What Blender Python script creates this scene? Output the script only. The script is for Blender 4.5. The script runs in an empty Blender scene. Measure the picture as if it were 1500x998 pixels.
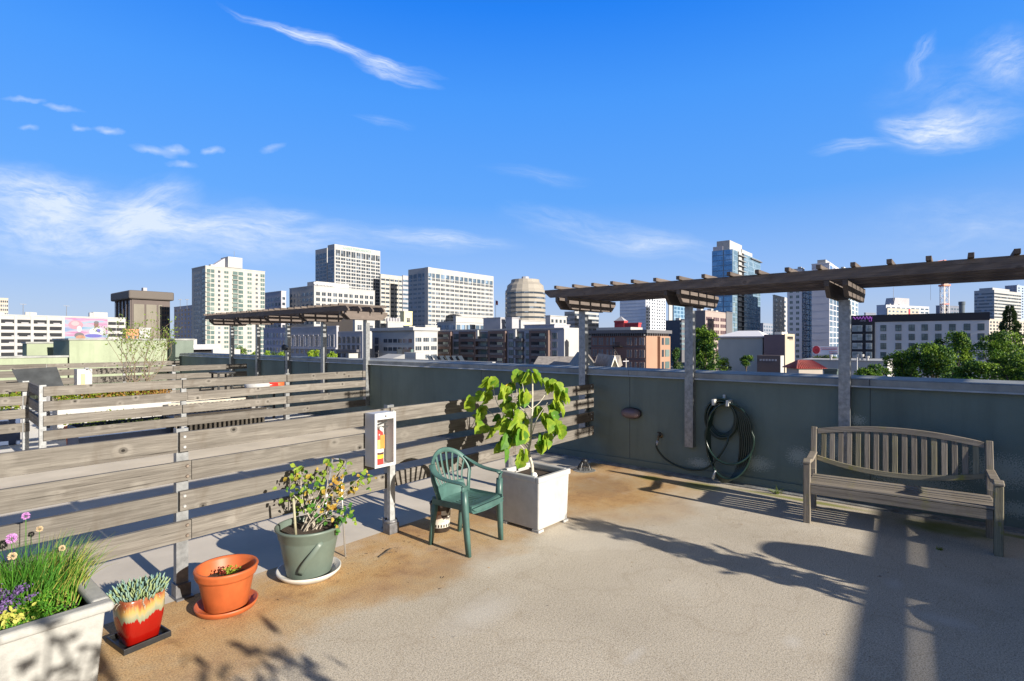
import bpy, bmesh, math, random
from mathutils import Vector, Matrix, noise as mnoise
R_ = math.radians
scene = bpy.context.scene
col = scene.collection

# ------------------------------------------------------------------ camera
FOC = 786.0
HEAD = R_(39.6)
CH = 1.8
FX, FY = math.cos(HEAD), math.sin(HEAD)
RX, RY = math.sin(HEAD), -math.cos(HEAD)
cam = bpy.data.cameras.new('camera')
cam.sensor_width = 36.0
cam.lens = FOC / 1500 * 36
cam.clip_start = 0.05
cam.clip_end = 9000
cam_o = bpy.data.objects.new('camera', cam)
cam_o.location = (0, 0, CH)
cam_o.rotation_euler = (R_(90), 0, HEAD - R_(90))
cam.shift_y = 0.0007
col.objects.link(cam_o)
scene.camera = cam_o

# ------------------------------------------------------------------ exposure, sun, sky
scene.view_settings.view_transform = 'Standard'
scene.view_settings.look = 'None'
scene.view_settings.exposure = 0.92
scene.view_settings.gamma = 1
SUN_EL = math.atan(0.345)
sd = Vector((0.022, 1.0, -0.345)).normalized()
sun = bpy.data.lights.new('sun', 'SUN')
sun.energy = 5.0
sun.angle = R_(0.55)
sun.color = (1.0, 0.92, 0.80)
sun_o = bpy.data.objects.new('sun', sun)
sun_o.rotation_euler = sd.to_track_quat('-Z', 'Y').to_euler()
sun_o.location = (0, -20, 12)
col.objects.link(sun_o)

world = bpy.data.worlds.new('World')
scene.world = world
world.use_nodes = True
wn, wl = world.node_tree.nodes, world.node_tree.links
for n in list(wn): wn.remove(n)
def wN(t, **k):
    n = wn.new(t)
    for a, b in k.items(): setattr(n, a, b)
    return n
def wmath(op, a, b=None, c=None, clamp=False):
    n = wN('ShaderNodeMath', operation=op); n.use_clamp = clamp
    for i, v in enumerate((a, b, c)):
        if v is None: continue
        if isinstance(v, (int, float)): n.inputs[i].default_value = v
        else: wl.new(v, n.inputs[i])
    return n.outputs[0]
sky = wN('ShaderNodeTexSky', sky_type='NISHITA')
sky.sun_disc = False
sky.sun_elevation = SUN_EL
sky.sun_rotation = R_(180)
sky.altitude = 20
sky.air_density = 1.0
sky.dust_density = 0.3
sky.ozone_density = 2.2
hs = wN('ShaderNodeHueSaturation')
hs.inputs['Saturation'].default_value = 1.0
hs.inputs['Value'].default_value = 1.0
tint = wN('ShaderNodeMix', data_type='RGBA', blend_type='MULTIPLY'); tint.inputs['Factor'].default_value = 1.0
wl.new(sky.outputs[0], tint.inputs['A']); tint.inputs['B'].default_value = (0.8, 0.9, 1.1, 1)
wl.new(tint.outputs['Result'], hs.inputs['Color'])
geo = wN('ShaderNodeTexCoord')
# hand-set sky gradient: pale at the horizon, darkened overhead to deepen the shadows
gz = wN('ShaderNodeSeparateXYZ'); wl.new(geo.outputs['Generated'], gz.inputs[0])
gr = wN('ShaderNodeValToRGB'); el_ = gr.color_ramp.elements
GST = [(0.0, (.50, .58, .74)), (0.06, (.41, .55, .82)), (0.126, (.29, .50, .92)), (0.247, (.115, .385, .96)), (0.407, (.062, .325, .98)), (0.53, (.012, .225, .93)), (0.64, (.03, .10, .30)), (0.8, (.04, .06, .12)), (1.0, (.05, .06, .09))]
while len(el_) < len(GST): el_.new(.5)
for i_, (p_, c_) in enumerate(GST): el_[i_].position = p_; el_[i_].color = (c_[0], c_[1], c_[2], 1)
wl.new(gz.outputs[2], gr.inputs[0])
# the unseen sky behind the camera is greyed to neutralise its fill light
sw_ = wmath('MULTIPLY', wmath('SUBTRACT', wmath('MULTIPLY', gz.outputs[1], -1.0), 0.14), 2.2, clamp=True)
gsun = wN('ShaderNodeMix', data_type='RGBA'); wl.new(sw_, gsun.inputs['Factor']); wl.new(gr.outputs[0], gsun.inputs['A']); gsun.inputs['B'].default_value = (.30, .28, .25, 1)
gs = wN('ShaderNodeVectorMath', operation='SCALE'); wl.new(gsun.outputs['Result'], gs.inputs[0]); gs.inputs['Scale'].default_value = 4.4
gm_ = wN('ShaderNodeMix', data_type='RGBA'); gm_.inputs['Factor'].default_value = 0.94
wl.new(hs.outputs[0], gm_.inputs['A']); wl.new(gs.outputs[0], gm_.inputs['B'])
def wdot(v):
    n = wN('ShaderNodeVectorMath', operation='DOT_PRODUCT')
    wl.new(geo.outputs['Generated'], n.inputs[0]); n.inputs[1].default_value = v
    return n.outputs['Value']
fwd_ = wmath('MAXIMUM', wdot((FX, FY, 0)), 0.08)
uu = wmath('DIVIDE', wdot((RX, RY, 0)), fwd_)
vv = wmath('DIVIDE', wdot((0, 0, 1)), fwd_)
cmb = wN('ShaderNodeCombineXYZ'); wl.new(uu, cmb.inputs[0]); wl.new(vv, cmb.inputs[1])
nz = wN('ShaderNodeTexNoise'); nz.inputs['Scale'].default_value = 5.0; nz.inputs['Detail'].default_value = 5
mp = wN('ShaderNodeMapping'); mp.inputs['Scale'].default_value = (0.8, 1.6, 1); wl.new(cmb.outputs[0], mp.inputs[0]); wl.new(mp.outputs[0], nz.inputs['Vector'])
sub = wN('ShaderNodeVectorMath', operation='SUBTRACT'); wl.new(nz.outputs['Color'], sub.inputs[0]); sub.inputs[1].default_value = (0.5, 0.5, 0.5)
scl = wN('ShaderNodeVectorMath', operation='SCALE'); wl.new(sub.outputs[0], scl.inputs[0]); scl.inputs['Scale'].default_value = 0.10
wad = wN('ShaderNodeVectorMath', operation='ADD'); wl.new(cmb.outputs[0], wad.inputs[0]); wl.new(scl.outputs[0], wad.inputs[1])
nzf = wN('ShaderNodeTexNoise'); nzf.inputs['Scale'].default_value = 38.0; nzf.inputs['Detail'].default_value = 3; wl.new(cmb.outputs[0], nzf.inputs['Vector'])
sbf = wN('ShaderNodeVectorMath', operation='SUBTRACT'); wl.new(nzf.outputs['Color'], sbf.inputs[0]); sbf.inputs[1].default_value = (0.5, 0.5, 0.5)
scf = wN('ShaderNodeVectorMath', operation='MULTIPLY'); wl.new(sbf.outputs[0], scf.inputs[0]); scf.inputs[1].default_value = (0.035, 0.014, 0)
wad2 = wN('ShaderNodeVectorMath', operation='ADD'); wl.new(cmb.outputs[0], wad2.inputs[0]); wl.new(scf.outputs[0], wad2.inputs[1])
nz2 = wN('ShaderNodeTexNoise'); nz2.inputs['Scale'].default_value = 9.0; nz2.inputs['Detail'].default_value = 6; nz2.inputs['Roughness'].default_value = 0.62
mp2 = wN('ShaderNodeMapping'); mp2.inputs['Scale'].default_value = (0.9, 3.0, 1); mp2.inputs['Rotation'].default_value = (0, 0, R_(14)); wl.new(wad.outputs[0], mp2.inputs[0]); wl.new(mp2.outputs[0], nz2.inputs['Vector'])
wisps = [  # azimuth / elevation given as tangent-plane coordinates in 1/786 units: x, y, half length, half width, tilt, strength
    (490, 64, 125, 5.5, 18, 0.7), (575, 102, 60, 6.5, 20, 0.5), (430, 40, 45, 5, 10, 0.35),
    (60, 286, 130, 26, 8, 0.78), (222, 305, 62, 30, -28, 0.72), (330, 335, 170, 26, 8, 0.6), (120, 342, 240, 30, 4, 0.6),
    (420, 313, 40, 8, 3, 0.3), (650, 349, 90, 9, 3, 0.42), (560, 350, 140, 14, 3, 0.22),
    (226, 222, 26, 4, 16, 0.42), (255, 220, 18, 5, 8, 0.5), (311, 221, 13, 3.6, -3, 0.42), (268, 241, 18, 3, 4, 0.34),
    (92, 158, 24, 3, 8, 0.42), (158, 191, 18, 3.6, 3, 0.45), (117, 188, 12, 3, 8, 0.4), (398, 217, 16, 3.6, -12, 0.32), (34, 146, 26, 2.6, 4, 0.36), (42, 187, 12, 3, 0, 0.25),
    (1360, 186, 62, 17, 5, 0.8), (1410, 192, 80, 18, -10, 0.45), (1250, 214, 48, 9, -8, 0.38), (1482, 88, 45, 32, -40, 0.42), (1352, 84, 34, 9, -52, 0.3),
    (1400, 140, 110, 40, -5, 0.14), (880, 342, 110, 16, 14, 0.3), (960, 362, 90, 14, 6, 0.25), (1440, 335, 150, 30, -4, 0.16), (560, 172, 30, 4, 3, 0.2), (780, 256, 60, 8, 3, 0.12)]
sep = wN('ShaderNodeSeparateXYZ'); wl.new(wad.outputs[0], sep.inputs[0])
acc = None
for (cx, cy, hl, hw, ang, st) in wisps:
    ca, sa = math.cos(R_(-ang)), math.sin(R_(-ang))
    u0, v0 = (cx - 750) / FOC, (500 - cy) / FOC
    m = wN('ShaderNodeMapping', vector_type='TEXTURE')
    m.inputs['Location'].default_value = (u0, v0, 0)
    m.inputs['Rotation'].default_value = (0, 0, R_(-ang))
    m.inputs['Scale'].default_value = (hl * 1.5 / FOC, hw * 1.9 / FOC, 1)
    wl.new(wad.outputs[0] if hl > 28 else wad2.outputs[0], m.inputs[0])
    ln = wN('ShaderNodeVectorMath', operation='LENGTH'); wl.new(m.outputs[0], ln.inputs[0])
    f = wmath('SUBTRACT', 1.0, ln.outputs['Value'], clamp=True)
    f = wmath('MULTIPLY', wmath('POWER', f, 1.15), st * 1.7)
    if hl > 28:
        m3 = wN('ShaderNodeMapping'); m3.inputs['Location'].default_value = (cx * .37, cy * .61, cx * .11); m3.inputs['Scale'].default_value = (max(hl / 55.0, 0.9), 2.6 if hl > 28 else 1.5, 1); wl.new(m.outputs[0], m3.inputs[0])
        n3 = wN('ShaderNodeTexNoise'); n3.inputs['Scale'].default_value = 1.3; n3.inputs['Detail'].default_value = 5; n3.inputs['Roughness'].default_value = 0.7
        wl.new(m3.outputs[0], n3.inputs['Vector'])
        f = wmath('MULTIPLY', f, wmath('MAXIMUM', wmath('MULTIPLY_ADD', n3.outputs['Fac'], 3.0, -0.80), 0.12))
    acc = f if acc is None else wmath('ADD', acc, f)
tex = wmath('MULTIPLY_ADD', nz2.outputs['Fac'], 1.9, -0.15, clamp=False)
tex = wmath('MAXIMUM', tex, 0.05)
dens = wmath('MULTIPLY', acc, tex, clamp=True)
dens = wmath('MULTIPLY', dens, 1.0)
mixc = wN('ShaderNodeMix', data_type='RGBA')
wl.new(dens, mixc.inputs['Factor']); wl.new(gm_.outputs['Result'], mixc.inputs['A']); mixc.inputs['B'].default_value = (3.2, 3.7, 4.5, 1)
bg = wN('ShaderNodeBackground'); bg.inputs['Strength'].default_value = 0.12
wl.new(mixc.outputs['Result'], bg.inputs['Color'])
world.cycles.sampling_method = 'MANUAL'; world.cycles.sample_map_resolution = 256
wo = wN('ShaderNodeOutputWorld'); wl.new(bg.outputs[0], wo.inputs['Surface'])

# ------------------------------------------------------------------ surveying helpers: sight lines from the camera spot to real planes
def gp(px, py, z=0.0):
    d = FOC * (CH - z) / (py - 500.0); l = (px - 750) / FOC * d
    return Vector((FX * d + RX * l, FY * d + RY * l, z))
def dp(px, py, d):
    l = (px - 750) / FOC * d
    return Vector((FX * d + RX * l, FY * d + RY * l, CH + (500 - py) / FOC * d))
def fwdist(x, y): return x * FX + y * FY
def zat(py, x, y): return CH - (py - 500) / FOC * fwdist(x, y)
def reach(c, d, px):
    r = (px - 750) / FOC
    a = RX - r * FX; b = RY - r * FY
    return -(c.x * a + c.y * b) / (d.x * a + d.y * b)

# ------------------------------------------------------------------ mesh helpers
class MB:
    def __init__(s): s.v = []; s.f = []; s.m = []; s.k = 0
    def add(s, vs, fs, k=None):
        b = len(s.v); s.v.extend([tuple(v) for v in vs])
        for f in fs: s.f.append([b + i for i in f]); s.m.append(s.k if k is None else k)
        return s
    def box(s, x0, x1, y0, y1, z0, z1, k=None):
        vs = [(x, y, z) for z in (z0, z1) for y in (y0, y1) for x in (x0, x1)]
        return s.add(vs, [(0, 2, 3, 1), (4, 5, 7, 6), (0, 1, 5, 4), (2, 6, 7, 3), (0, 4, 6, 2), (1, 3, 7, 5)], k)
    def obox(s, o, a, b, c, k=None):
        o, a, b, c = Vector(o), Vector(a), Vector(b), Vector(c)
        vs = [o + a * i + b * j + c * l for l in (0, 1) for j in (0, 1) for i in (0, 1)]
        fs = [(0, 2, 3, 1), (4, 5, 7, 6), (0, 1, 5, 4), (2, 6, 7, 3), (0, 4, 6, 2), (1, 3, 7, 5)]
        if a.cross(b).dot(c) < 0: fs = [tuple(reversed(f)) for f in fs]
        return s.add(vs, fs, k)
    def prism(s, poly, d, k=None):
        n = len(poly); d = Vector(d); P = [Vector(p) for p in poly]
        vs = P + [p + d for p in P]
        return s.add(vs, [tuple(range(n))[::-1], tuple(range(n, 2 * n))] + [(i, (i + 1) % n, n + (i + 1) % n, n + i) for i in range(n)], k)
    def sweep(s, pts, w, t=None, n=8, hint=(0, 0, 1), closed=False, k=None, power=1.0):
        pts = [Vector(p) for p in pts]; N = len(pts); rings = []
        ws = w if isinstance(w, (list, tuple)) else [w] * N
        ts = ws if t is None else (t if isinstance(t, (list, tuple)) else [t] * N)
        vs = []
        prev = None
        for i, p in enumerate(pts):
            a = pts[i - 1] if (i > 0 or closed) else p
            b = pts[(i + 1) % N] if (i < N - 1 or closed) else p
            tg = (b - a).normalized()
            if prev is None or hint is not None:
                h = Vector(hint) if hint is not None else Vector((0.13, 0.3, 0.95))
                sd_ = h.cross(tg)
                if sd_.length < 0.05: sd_ = prev if prev is not None else Vector((1, 0, 0))
            else:
                sd_ = prev - tg * prev.dot(tg)
            sd_.normalize(); prev = sd_.copy()
            nr = tg.cross(sd_)
            for j in range(n):
                an = 2 * math.pi * (j + 0.5) / n; c_, s_ = math.cos(an), math.sin(an)
                if power < 1: c_ = math.copysign(abs(c_) ** power, c_); s_ = math.copysign(abs(s_) ** power, s_)
                vs.append(p + sd_ * (c_ * ws[i]) + nr * (s_ * ts[i]))
        fs = []
        for i in range(N if closed else N - 1):
            i2 = (i + 1) % N
            for j in range(n): j2 = (j + 1) % n; fs.append((i * n + j, i * n + j2, i2 * n + j2, i2 * n + j))
        if not closed: fs.append(tuple(range(n))[::-1]); fs.append(tuple(range((N - 1) * n, N * n)))
        return s.add(vs, fs, k)
    def cyl(s, p0, p1, r0, r1=None, n=12, k=None):
        return s.sweep([p0, p1], [r0, r0 if r1 is None else r1], n=n, hint=None, k=k)
    def lathe(s, prof, c=(0, 0, 0), n=40, k=None, sx=1, sy=1, power=1.0):
        vs = []; c = Vector(c)
        for (r, z) in prof:
            for j in range(n):
                a = 2 * math.pi * j / n; ca, sa = math.cos(a), math.sin(a)
                if power < 1: ca = math.copysign(abs(ca) ** power, ca); sa = math.copysign(abs(sa) ** power, sa)
                vs.append(c + Vector((r * ca * sx, r * sa * sy, z)))
        fs = []
        for i in range(len(prof) - 1):
            for j in range(n): j2 = (j + 1) % n; fs.append((i * n + j, i * n + j2, (i + 1) * n + j2, (i + 1) * n + j))
        return s.add(vs, fs, k)
    def build(s, name, mats, parent=None, smooth=False, bevel=0, auto=None):
        me = bpy.data.meshes.new(name); me.from_pydata(s.v, [], s.f)
        if not isinstance(mats, (list, tuple)): mats = [mats]
        for m in mats: me.materials.append(m)
        if len(mats) > 1: me.polygons.foreach_set('material_index', s.m)
        if smooth: me.polygons.foreach_set('use_smooth', [True] * len(me.polygons))
        me.update()
        o = bpy.data.objects.new(name, me); col.objects.link(o)
        if parent is not None: o.parent = parent
        if bevel:
            b = o.modifiers.new('bevel', 'BEVEL'); b.width = bevel; b.segments = 2; b.limit_method = 'ANGLE'; b.angle_limit = R_(40)
        return o
def tag(o, label=None, cat=None, group=None, kind=None):
    if label: o['label'] = label
    if cat: o['category'] = cat
    if group: o['group'] = group
    if kind: o['kind'] = kind
    return o
def empty(name, loc=(0, 0, 0), rz=0.0):
    o = bpy.data.objects.new(name, None); o.empty_display_size = 0.2; o.location = loc; o.rotation_euler = (0, 0, rz)
    col.objects.link(o); return o
def thing(name, label, cat, loc=(0, 0, 0), rz=0.0, group=None): return tag(empty(name, loc, rz), label, cat, group)
def copy_tree(o, parent=None):
    c = o.copy(); col.objects.link(c); c.parent = parent
    for ch in list(o.children): copy_tree(ch, c)
    return c
def board(name, p0, p1, w, h, mat, parent, side=(0, 1, 0), bevel=0.003, cut=0.0):
    """plank from p0 to p1 (centre line); w across `side`, h across the third axis; grain runs along local X"""
    p0, p1 = Vector(p0), Vector(p1); L = (p1 - p0).length; x = (p1 - p0).normalized()
    y = Vector(side); y = (y - x * y.dot(x)).normalized(); z = x.cross(y)
    mb = MB()
    if cut: mb.prism([(-L / 2, -w / 2, h / 2), (-L / 2, -w / 2, h / 2 - h * .35), (-L / 2 + cut, -w / 2, -h / 2), (L / 2 - cut, -w / 2, -h / 2), (L / 2, -w / 2, h / 2 - h * .35), (L / 2, -w / 2, h / 2)], (0, w, 0))
    else: mb.box(-L / 2, L / 2, -w / 2, w / 2, -h / 2, h / 2)
    o = mb.build(name, mat, parent, bevel=bevel)
    M = Matrix((x, y, z)).transposed().to_4x4(); M.translation = (p0 + p1) / 2
    o.matrix_local = M
    return o

# ------------------------------------------------------------------ materials
def newmat(name):
    m = bpy.data.materials.new(name); m.use_nodes = True
    nt = m.node_tree; b = nt.nodes['Principled BSDF']; return m, nt, b
class NT:
    def __init__(s, nt): s.nt = nt
    def n(s, t, **k):
        o = s.nt.nodes.new(t)
        for a, b in k.items(): setattr(o, a, b)
        return o
    def l(s, a, b): s.nt.links.new(a, b)
    def math(s, op, a, b=None, clamp=False):
        n = s.n('ShaderNodeMath', operation=op); n.use_clamp = clamp
        for i, v in enumerate((a, b)):
            if v is None: continue
            if isinstance(v, (int, float)): n.inputs[i].default_value = v
            else: s.l(v, n.inputs[i])
        return n.outputs[0]
    def noise(s, vec, scale, detail=4, rough=0.5, sc=None):
        if sc is not None:
            m = s.n('ShaderNodeMapping'); m.inputs['Scale'].default_value = sc; s.l(vec, m.inputs[0]); vec = m.outputs[0]
        t = s.n('ShaderNodeTexNoise'); t.inputs['Scale'].default_value = scale; t.inputs['Detail'].default_value = detail; t.inputs['Roughness'].default_value = rough
        s.l(vec, t.inputs['Vector']); return t.outputs['Fac']
    def ramp(s, fac, stops):
        r = s.n('ShaderNodeValToRGB'); e = r.color_ramp.elements
        while len(e) < len(stops): e.new(0.5)
        for i, (p, c) in enumerate(stops): e[i].position = p; e[i].color = (c[0], c[1], c[2], 1) if isinstance(c, (tuple, list)) else (c, c, c, 1)
        s.l(fac, r.inputs[0]); return r.outputs[0]
    def mix(s, fac, a, b, mode='MIX'):
        m = s.n('ShaderNodeMix', data_type='RGBA', blend_type=mode)
        for v, i in ((fac, 'Factor'), (a, 'A'), (b, 'B')):
            if isinstance(v, (int, float)): m.inputs[i].default_value = v
            elif isinstance(v, (tuple, list)): m.inputs[i].default_value = (v[0], v[1], v[2], 1)
            else: s.l(v, m.inputs[i])
        return m.outputs['Result']
    def bump(s, h, strength=0.3, dist=0.01):
        b = s.n('ShaderNodeBump'); b.inputs['Strength'].default_value = strength; b.inputs['Distance'].default_value = dist
        s.l(h, b.inputs['Height']); return b.outputs[0]
def M(name, c, rough=0.7, var=0.18, scale=6.0, metal=0.0, bump=0.0, bscale=60.0, spec=0.5, dirt=0.0):
    m, nt, b = newmat(name); t = NT(nt)
    tc = t.n('ShaderNodeTexCoord').outputs['Object']
    oi = t.n('ShaderNodeObjectInfo')
    f = t.noise(tc, scale, 5, 0.6)
    lo = tuple(x * (1 - var) for x in c); hi = tuple(min(1, x * (1 + var)) for x in c)
    cc = t.ramp(f, [(0.32, lo), (0.68, hi)])
    if dirt:
        g = t.noise(tc, scale * 0.35, 6, 0.7, sc=(1, 1, 0.35))
        cc = t.mix(t.math('MULTIPLY', t.ramp(g, [(0.5, 0.0), (0.72, 1.0)]), dirt), cc, tuple(x * 0.45 for x in c))
    t.l(cc, b.inputs['Base Color'])
    b.inputs['Roughness'].default_value = rough; b.inputs['Metallic'].default_value = metal
    b.inputs['Specular IOR Level'].default_value = spec
    if bump: t.l(t.bump(t.noise(tc, bscale, 4, 0.6), bump, 0.01), b.inputs['Normal'])
    return m
def wood(name, light, dark, knots=True, mossy=0.0, gs=1.0):
    m, nt, b = newmat(name); t = NT(nt)
    tc = t.n('ShaderNodeTexCoord').outputs['Object']; oi = t.n('ShaderNodeObjectInfo')
    off = t.n('ShaderNodeVectorMath', operation='SCALE'); cx = t.n('ShaderNodeCombineXYZ')
    for i in range(3): t.l(oi.outputs['Random'], cx.inputs[i])
    t.l(cx.outputs[0], off.inputs[0]); off.inputs['Scale'].default_value = 37.0
    ad = t.n('ShaderNodeVectorMath', operation='ADD'); t.l(tc, ad.inputs[0]); t.l(off.outputs[0], ad.inputs[1]); v = ad.outputs[0]
    vk = t.n('ShaderNodeMapping'); vk.inputs['Scale'].default_value = (4.6, 5.6, 5.6); t.l(v, vk.inputs[0])
    vo = t.n('ShaderNodeTexVoronoi'); vo.inputs['Scale'].default_value = 1.0; t.l(vk.outputs[0], vo.inputs['Vector'])
    d = vo.outputs['Distance']
    warp = t.math('MULTIPLY', t.ramp(d, [(0.0, 1.0), (0.30, 0.0)]), 0.28 if knots else 0.0)
    g1 = t.noise(v, 1.0, 8, 0.7, sc=(1.4 * gs, 34 * gs, 34 * gs))
    g2 = t.noise(v, 1.0, 4, 0.6, sc=(5 * gs, 150 * gs, 150 * gs))
    g3 = t.noise(v, 2.2, 4, 0.6)
    gg = t.math('ADD', t.math('ADD', t.math('MULTIPLY', g1, 0.6), t.math('MULTIPLY', g2, 0.4)), warp)
    cc = t.ramp(gg, [(0.30, dark), (0.48, tuple((a + c) / 2 for a, c in zip(light, dark))), (0.62, light), (0.9, tuple(x * 0.8 for x in dark))])
    cc = t.mix(t.ramp(g3, [(0.35, 0.0), (0.75, 0.55)]), cc, tuple(x * 0.62 for x in light))
    ck = t.noise(v, 1.0, 5, 0.75, sc=(0.9 * gs, 60 * gs, 60 * gs))
    cc = t.mix(t.ramp(ck, [(0.60, 0.0), (0.66, 0.75)]), cc, tuple(x * 0.45 for x in dark))
    st_ = t.noise(tc, 3.2, 5, 0.7, sc=(1, 0.4, 0.4))
    cc = t.mix(t.ramp(st_, [(0.54, 0.0), (0.72, 0.5)]), cc, (light[0] * .42, light[1] * .36, light[2] * .30))
    tone = t.math('ADD', t.math('MULTIPLY', oi.outputs['Random'], 0.34), 0.83)
    tn = t.n('ShaderNodeCombineXYZ')
    for i in range(3): t.l(tone, tn.inputs[i])
    cc = t.mix(1.0, cc, tn.outputs[0], 'MULTIPLY')
    if knots:
        cc = t.mix(t.ramp(d, [(0.05, 0.95), (0.075, 0.25), (0.10, 0.45), (0.14, 0.0)]), cc, tuple(x * 0.22 for x in dark))
    if mossy:
        mg = t.noise(tc, 7.0, 5, 0.7)
        cc = t.mix(t.math('MULTIPLY', t.ramp(mg, [(0.56, 0.0), (0.68, 1.0)]), mossy), cc, (0.22, 0.21, 0.05))
    t.l(cc, b.inputs['Base Color']); b.inputs['Roughness'].default_value = 0.85; b.inputs['Specular IOR Level'].default_value = 0.25
    t.l(t.bump(gg, 0.5, 0.006), b.inputs['Normal'])
    return m
def leafmat(name, c1, c2, trans=0.45, scale=3.0):
    m, nt, b = newmat(name); t = NT(nt)
    tc = t.n('ShaderNodeTexCoord').outputs['Object']
    f = t.noise(tc, scale, 5, 0.75)
    cc = t.ramp(f, [(0.36, c1), (0.64, c2)])
    t.l(cc, b.inputs['Base Color']); b.inputs['Roughness'].default_value = 0.55; b.inputs['Specular IOR Level'].default_value = 0.3
    tr = t.n('ShaderNodeBsdfTranslucent'); t.l(cc, tr.inputs[0])
    mx = t.n('ShaderNodeMixShader'); mx.inputs[0].default_value = trans
    out = nt.nodes['Material Output']
    t.l(b.outputs[0], mx.inputs[1]); t.l(tr.outputs[0], mx.inputs[2]); t.l(mx.outputs[0], out.inputs[0])
    return m
def glass(name, c, c2=None, rough=0.12, metal=0.0, light=0.25):
    m, nt, b = newmat(name); t = NT(nt)
    oi = t.n('ShaderNodeObjectInfo'); tc = t.n('ShaderNodeTexCoord').outputs['Object']
    vo = t.n('ShaderNodeTexWhiteNoise', noise_dimensions='3D')
    mp_ = t.n('ShaderNodeVectorMath', operation='SNAP'); ge = t.n('ShaderNodeNewGeometry'); t.l(ge.outputs['Position'], mp_.inputs[0]); mp_.inputs[1].default_value = (2.6, 2.6, 3.1)
    t.l(mp_.outputs[0], vo.inputs['Vector'])
    cc = t.ramp(vo.outputs['Value'], [(0.0, c), (0.72, tuple(x * 1.3 for x in c)), (1.0, c2 or tuple(x * (1 + 8 * light) + 0.1 * light for x in c))])
    t.l(cc, b.inputs['Base Color']); b.inputs['Roughness'].default_value = rough; b.inputs['Metallic'].default_value = metal
    return m

WOOD = wood('weathered_fence_wood', (0.215, 0.198, 0.176), (0.058, 0.050, 0.043))
WOODP = wood('dark_pergola_wood', (0.17, 0.14, 0.125), (0.07, 0.06, 0.055))
WOODB = wood('old_teak', (0.32, 0.28, 0.23), (0.10, 0.085, 0.07), knots=False, mossy=0.35, gs=1.3)
WOODB2 = wood('mossy_teak', (0.30, 0.27, 0.19), (0.10, 0.09, 0.06), knots=False, mossy=0.9, gs=1.3)
GALV = M('galvanised_steel', (0.27, 0.28, 0.29), rough=0.42, var=0.25, scale=22, metal=0.55, dirt=0.2)
GALVD = M('dull_steel', (0.17, 0.17, 0.18), rough=0.5, var=0.3, scale=20, metal=0.5)
BOLT = M('rusty_bolt', (0.20, 0.16, 0.13), rough=0.6, var=0.4, scale=60, metal=0.5)
BOLTL = M('bright_bolt', (0.6, 0.6, 0.6), rough=0.35, var=0.2, scale=60, metal=0.7)
BLACK = M('black_rubber', (0.015, 0.016, 0.018), rough=0.45, var=0.3, scale=20)
COPING = M('grey_coping', (0.25, 0.26, 0.25), rough=0.6, var=0.3, scale=3, bump=0.1, bscale=30, dirt=0.5)
CURB = M('grey_sealant', (0.22, 0.22, 0.21), rough=0.9, var=0.35, scale=9, bump=0.5, bscale=90, dirt=0.5)
SOIL = M('potting_soil', (0.06, 0.042, 0.03), rough=0.95, var=0.6, scale=70, bump=1.0, bscale=110)
WHITEP = M('white_planter', (0.42, 0.415, 0.405), rough=0.6, var=0.07, scale=14, bump=0.05, bscale=150, dirt=0.15)
WHITEM = M('white_metal', (0.5, 0.5, 0.5), rough=0.35, var=0.04, scale=10)
ORANGE = M('orange_plastic', (0.42, 0.098, 0.028), rough=0.5, var=0.14, scale=9, dirt=0.2)
GREENP = M('grey_green_plastic', (0.115, 0.15, 0.125), rough=0.45, var=0.12, scale=5, dirt=0.15)
CHAIRM = M('green_chair_plastic', (0.055, 0.120, 0.108), rough=0.42, var=0.2, scale=9, dirt=0.25)
BARK = M('pale_bark', (0.38, 0.34, 0.28), rough=0.9, var=0.35, scale=30, bump=0.4, bscale=120)
BARKD = M('dark_bark', (0.10, 0.08, 0.06), rough=0.95, var=0.4, scale=14)

# stucco with runs and pale patches painted where grazing sun catches it
def stucco(name, c, patches=()):
    m, nt, b = newmat(name); t = NT(nt)
    p = t.n('ShaderNodeNewGeometry').outputs['Position']
    big = t.noise(p, 0.9, 5, 0.6); run = t.noise(p, 1.0, 5, 0.65, sc=(5, 5, 0.5)); fine = t.noise(p, 120, 3, 0.6)
    cc = t.ramp(big, [(0.3, tuple(x * 0.82 for x in c)), (0.7, tuple(x * 1.15 for x in c))])
    cc = t.mix(t.ramp(run, [(0.5, 0.0), (0.78, 0.4)]), cc, tuple(x * 0.55 for x in c))
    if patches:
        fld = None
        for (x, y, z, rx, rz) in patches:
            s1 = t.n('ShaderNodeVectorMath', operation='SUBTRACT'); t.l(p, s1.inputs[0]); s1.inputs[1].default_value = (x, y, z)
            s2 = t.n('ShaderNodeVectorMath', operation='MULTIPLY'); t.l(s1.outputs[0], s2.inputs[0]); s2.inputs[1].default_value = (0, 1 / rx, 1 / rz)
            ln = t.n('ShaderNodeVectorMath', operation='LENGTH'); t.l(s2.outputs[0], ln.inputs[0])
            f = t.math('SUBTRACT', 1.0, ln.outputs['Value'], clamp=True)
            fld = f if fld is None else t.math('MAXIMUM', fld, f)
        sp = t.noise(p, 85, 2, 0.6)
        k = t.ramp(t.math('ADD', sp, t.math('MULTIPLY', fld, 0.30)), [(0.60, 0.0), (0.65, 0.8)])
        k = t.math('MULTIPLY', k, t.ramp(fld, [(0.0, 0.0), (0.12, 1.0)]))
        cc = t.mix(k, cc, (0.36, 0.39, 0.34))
    t.l(cc, b.inputs['Base Color']); b.inputs['Roughness'].default_value = 0.9; b.inputs['Specular IOR Level'].default_value = 0.2
    t.l(t.bump(fine, 0.45, 0.006), b.inputs['Normal'])
    return m
SUNPATCH = [(7, 1.42, .45, .17, .14), (7, 1.02, .60, .24, .17), (7, 1.9, .3, .25, .12), (7, .3, .32, .5, .15), (7, -.35, .55, .4, .2), (7, 2.6, .2, .2, .08), (7, -.5, .2, .35, .1), (7, .85, .93, .12, .08)]
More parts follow.
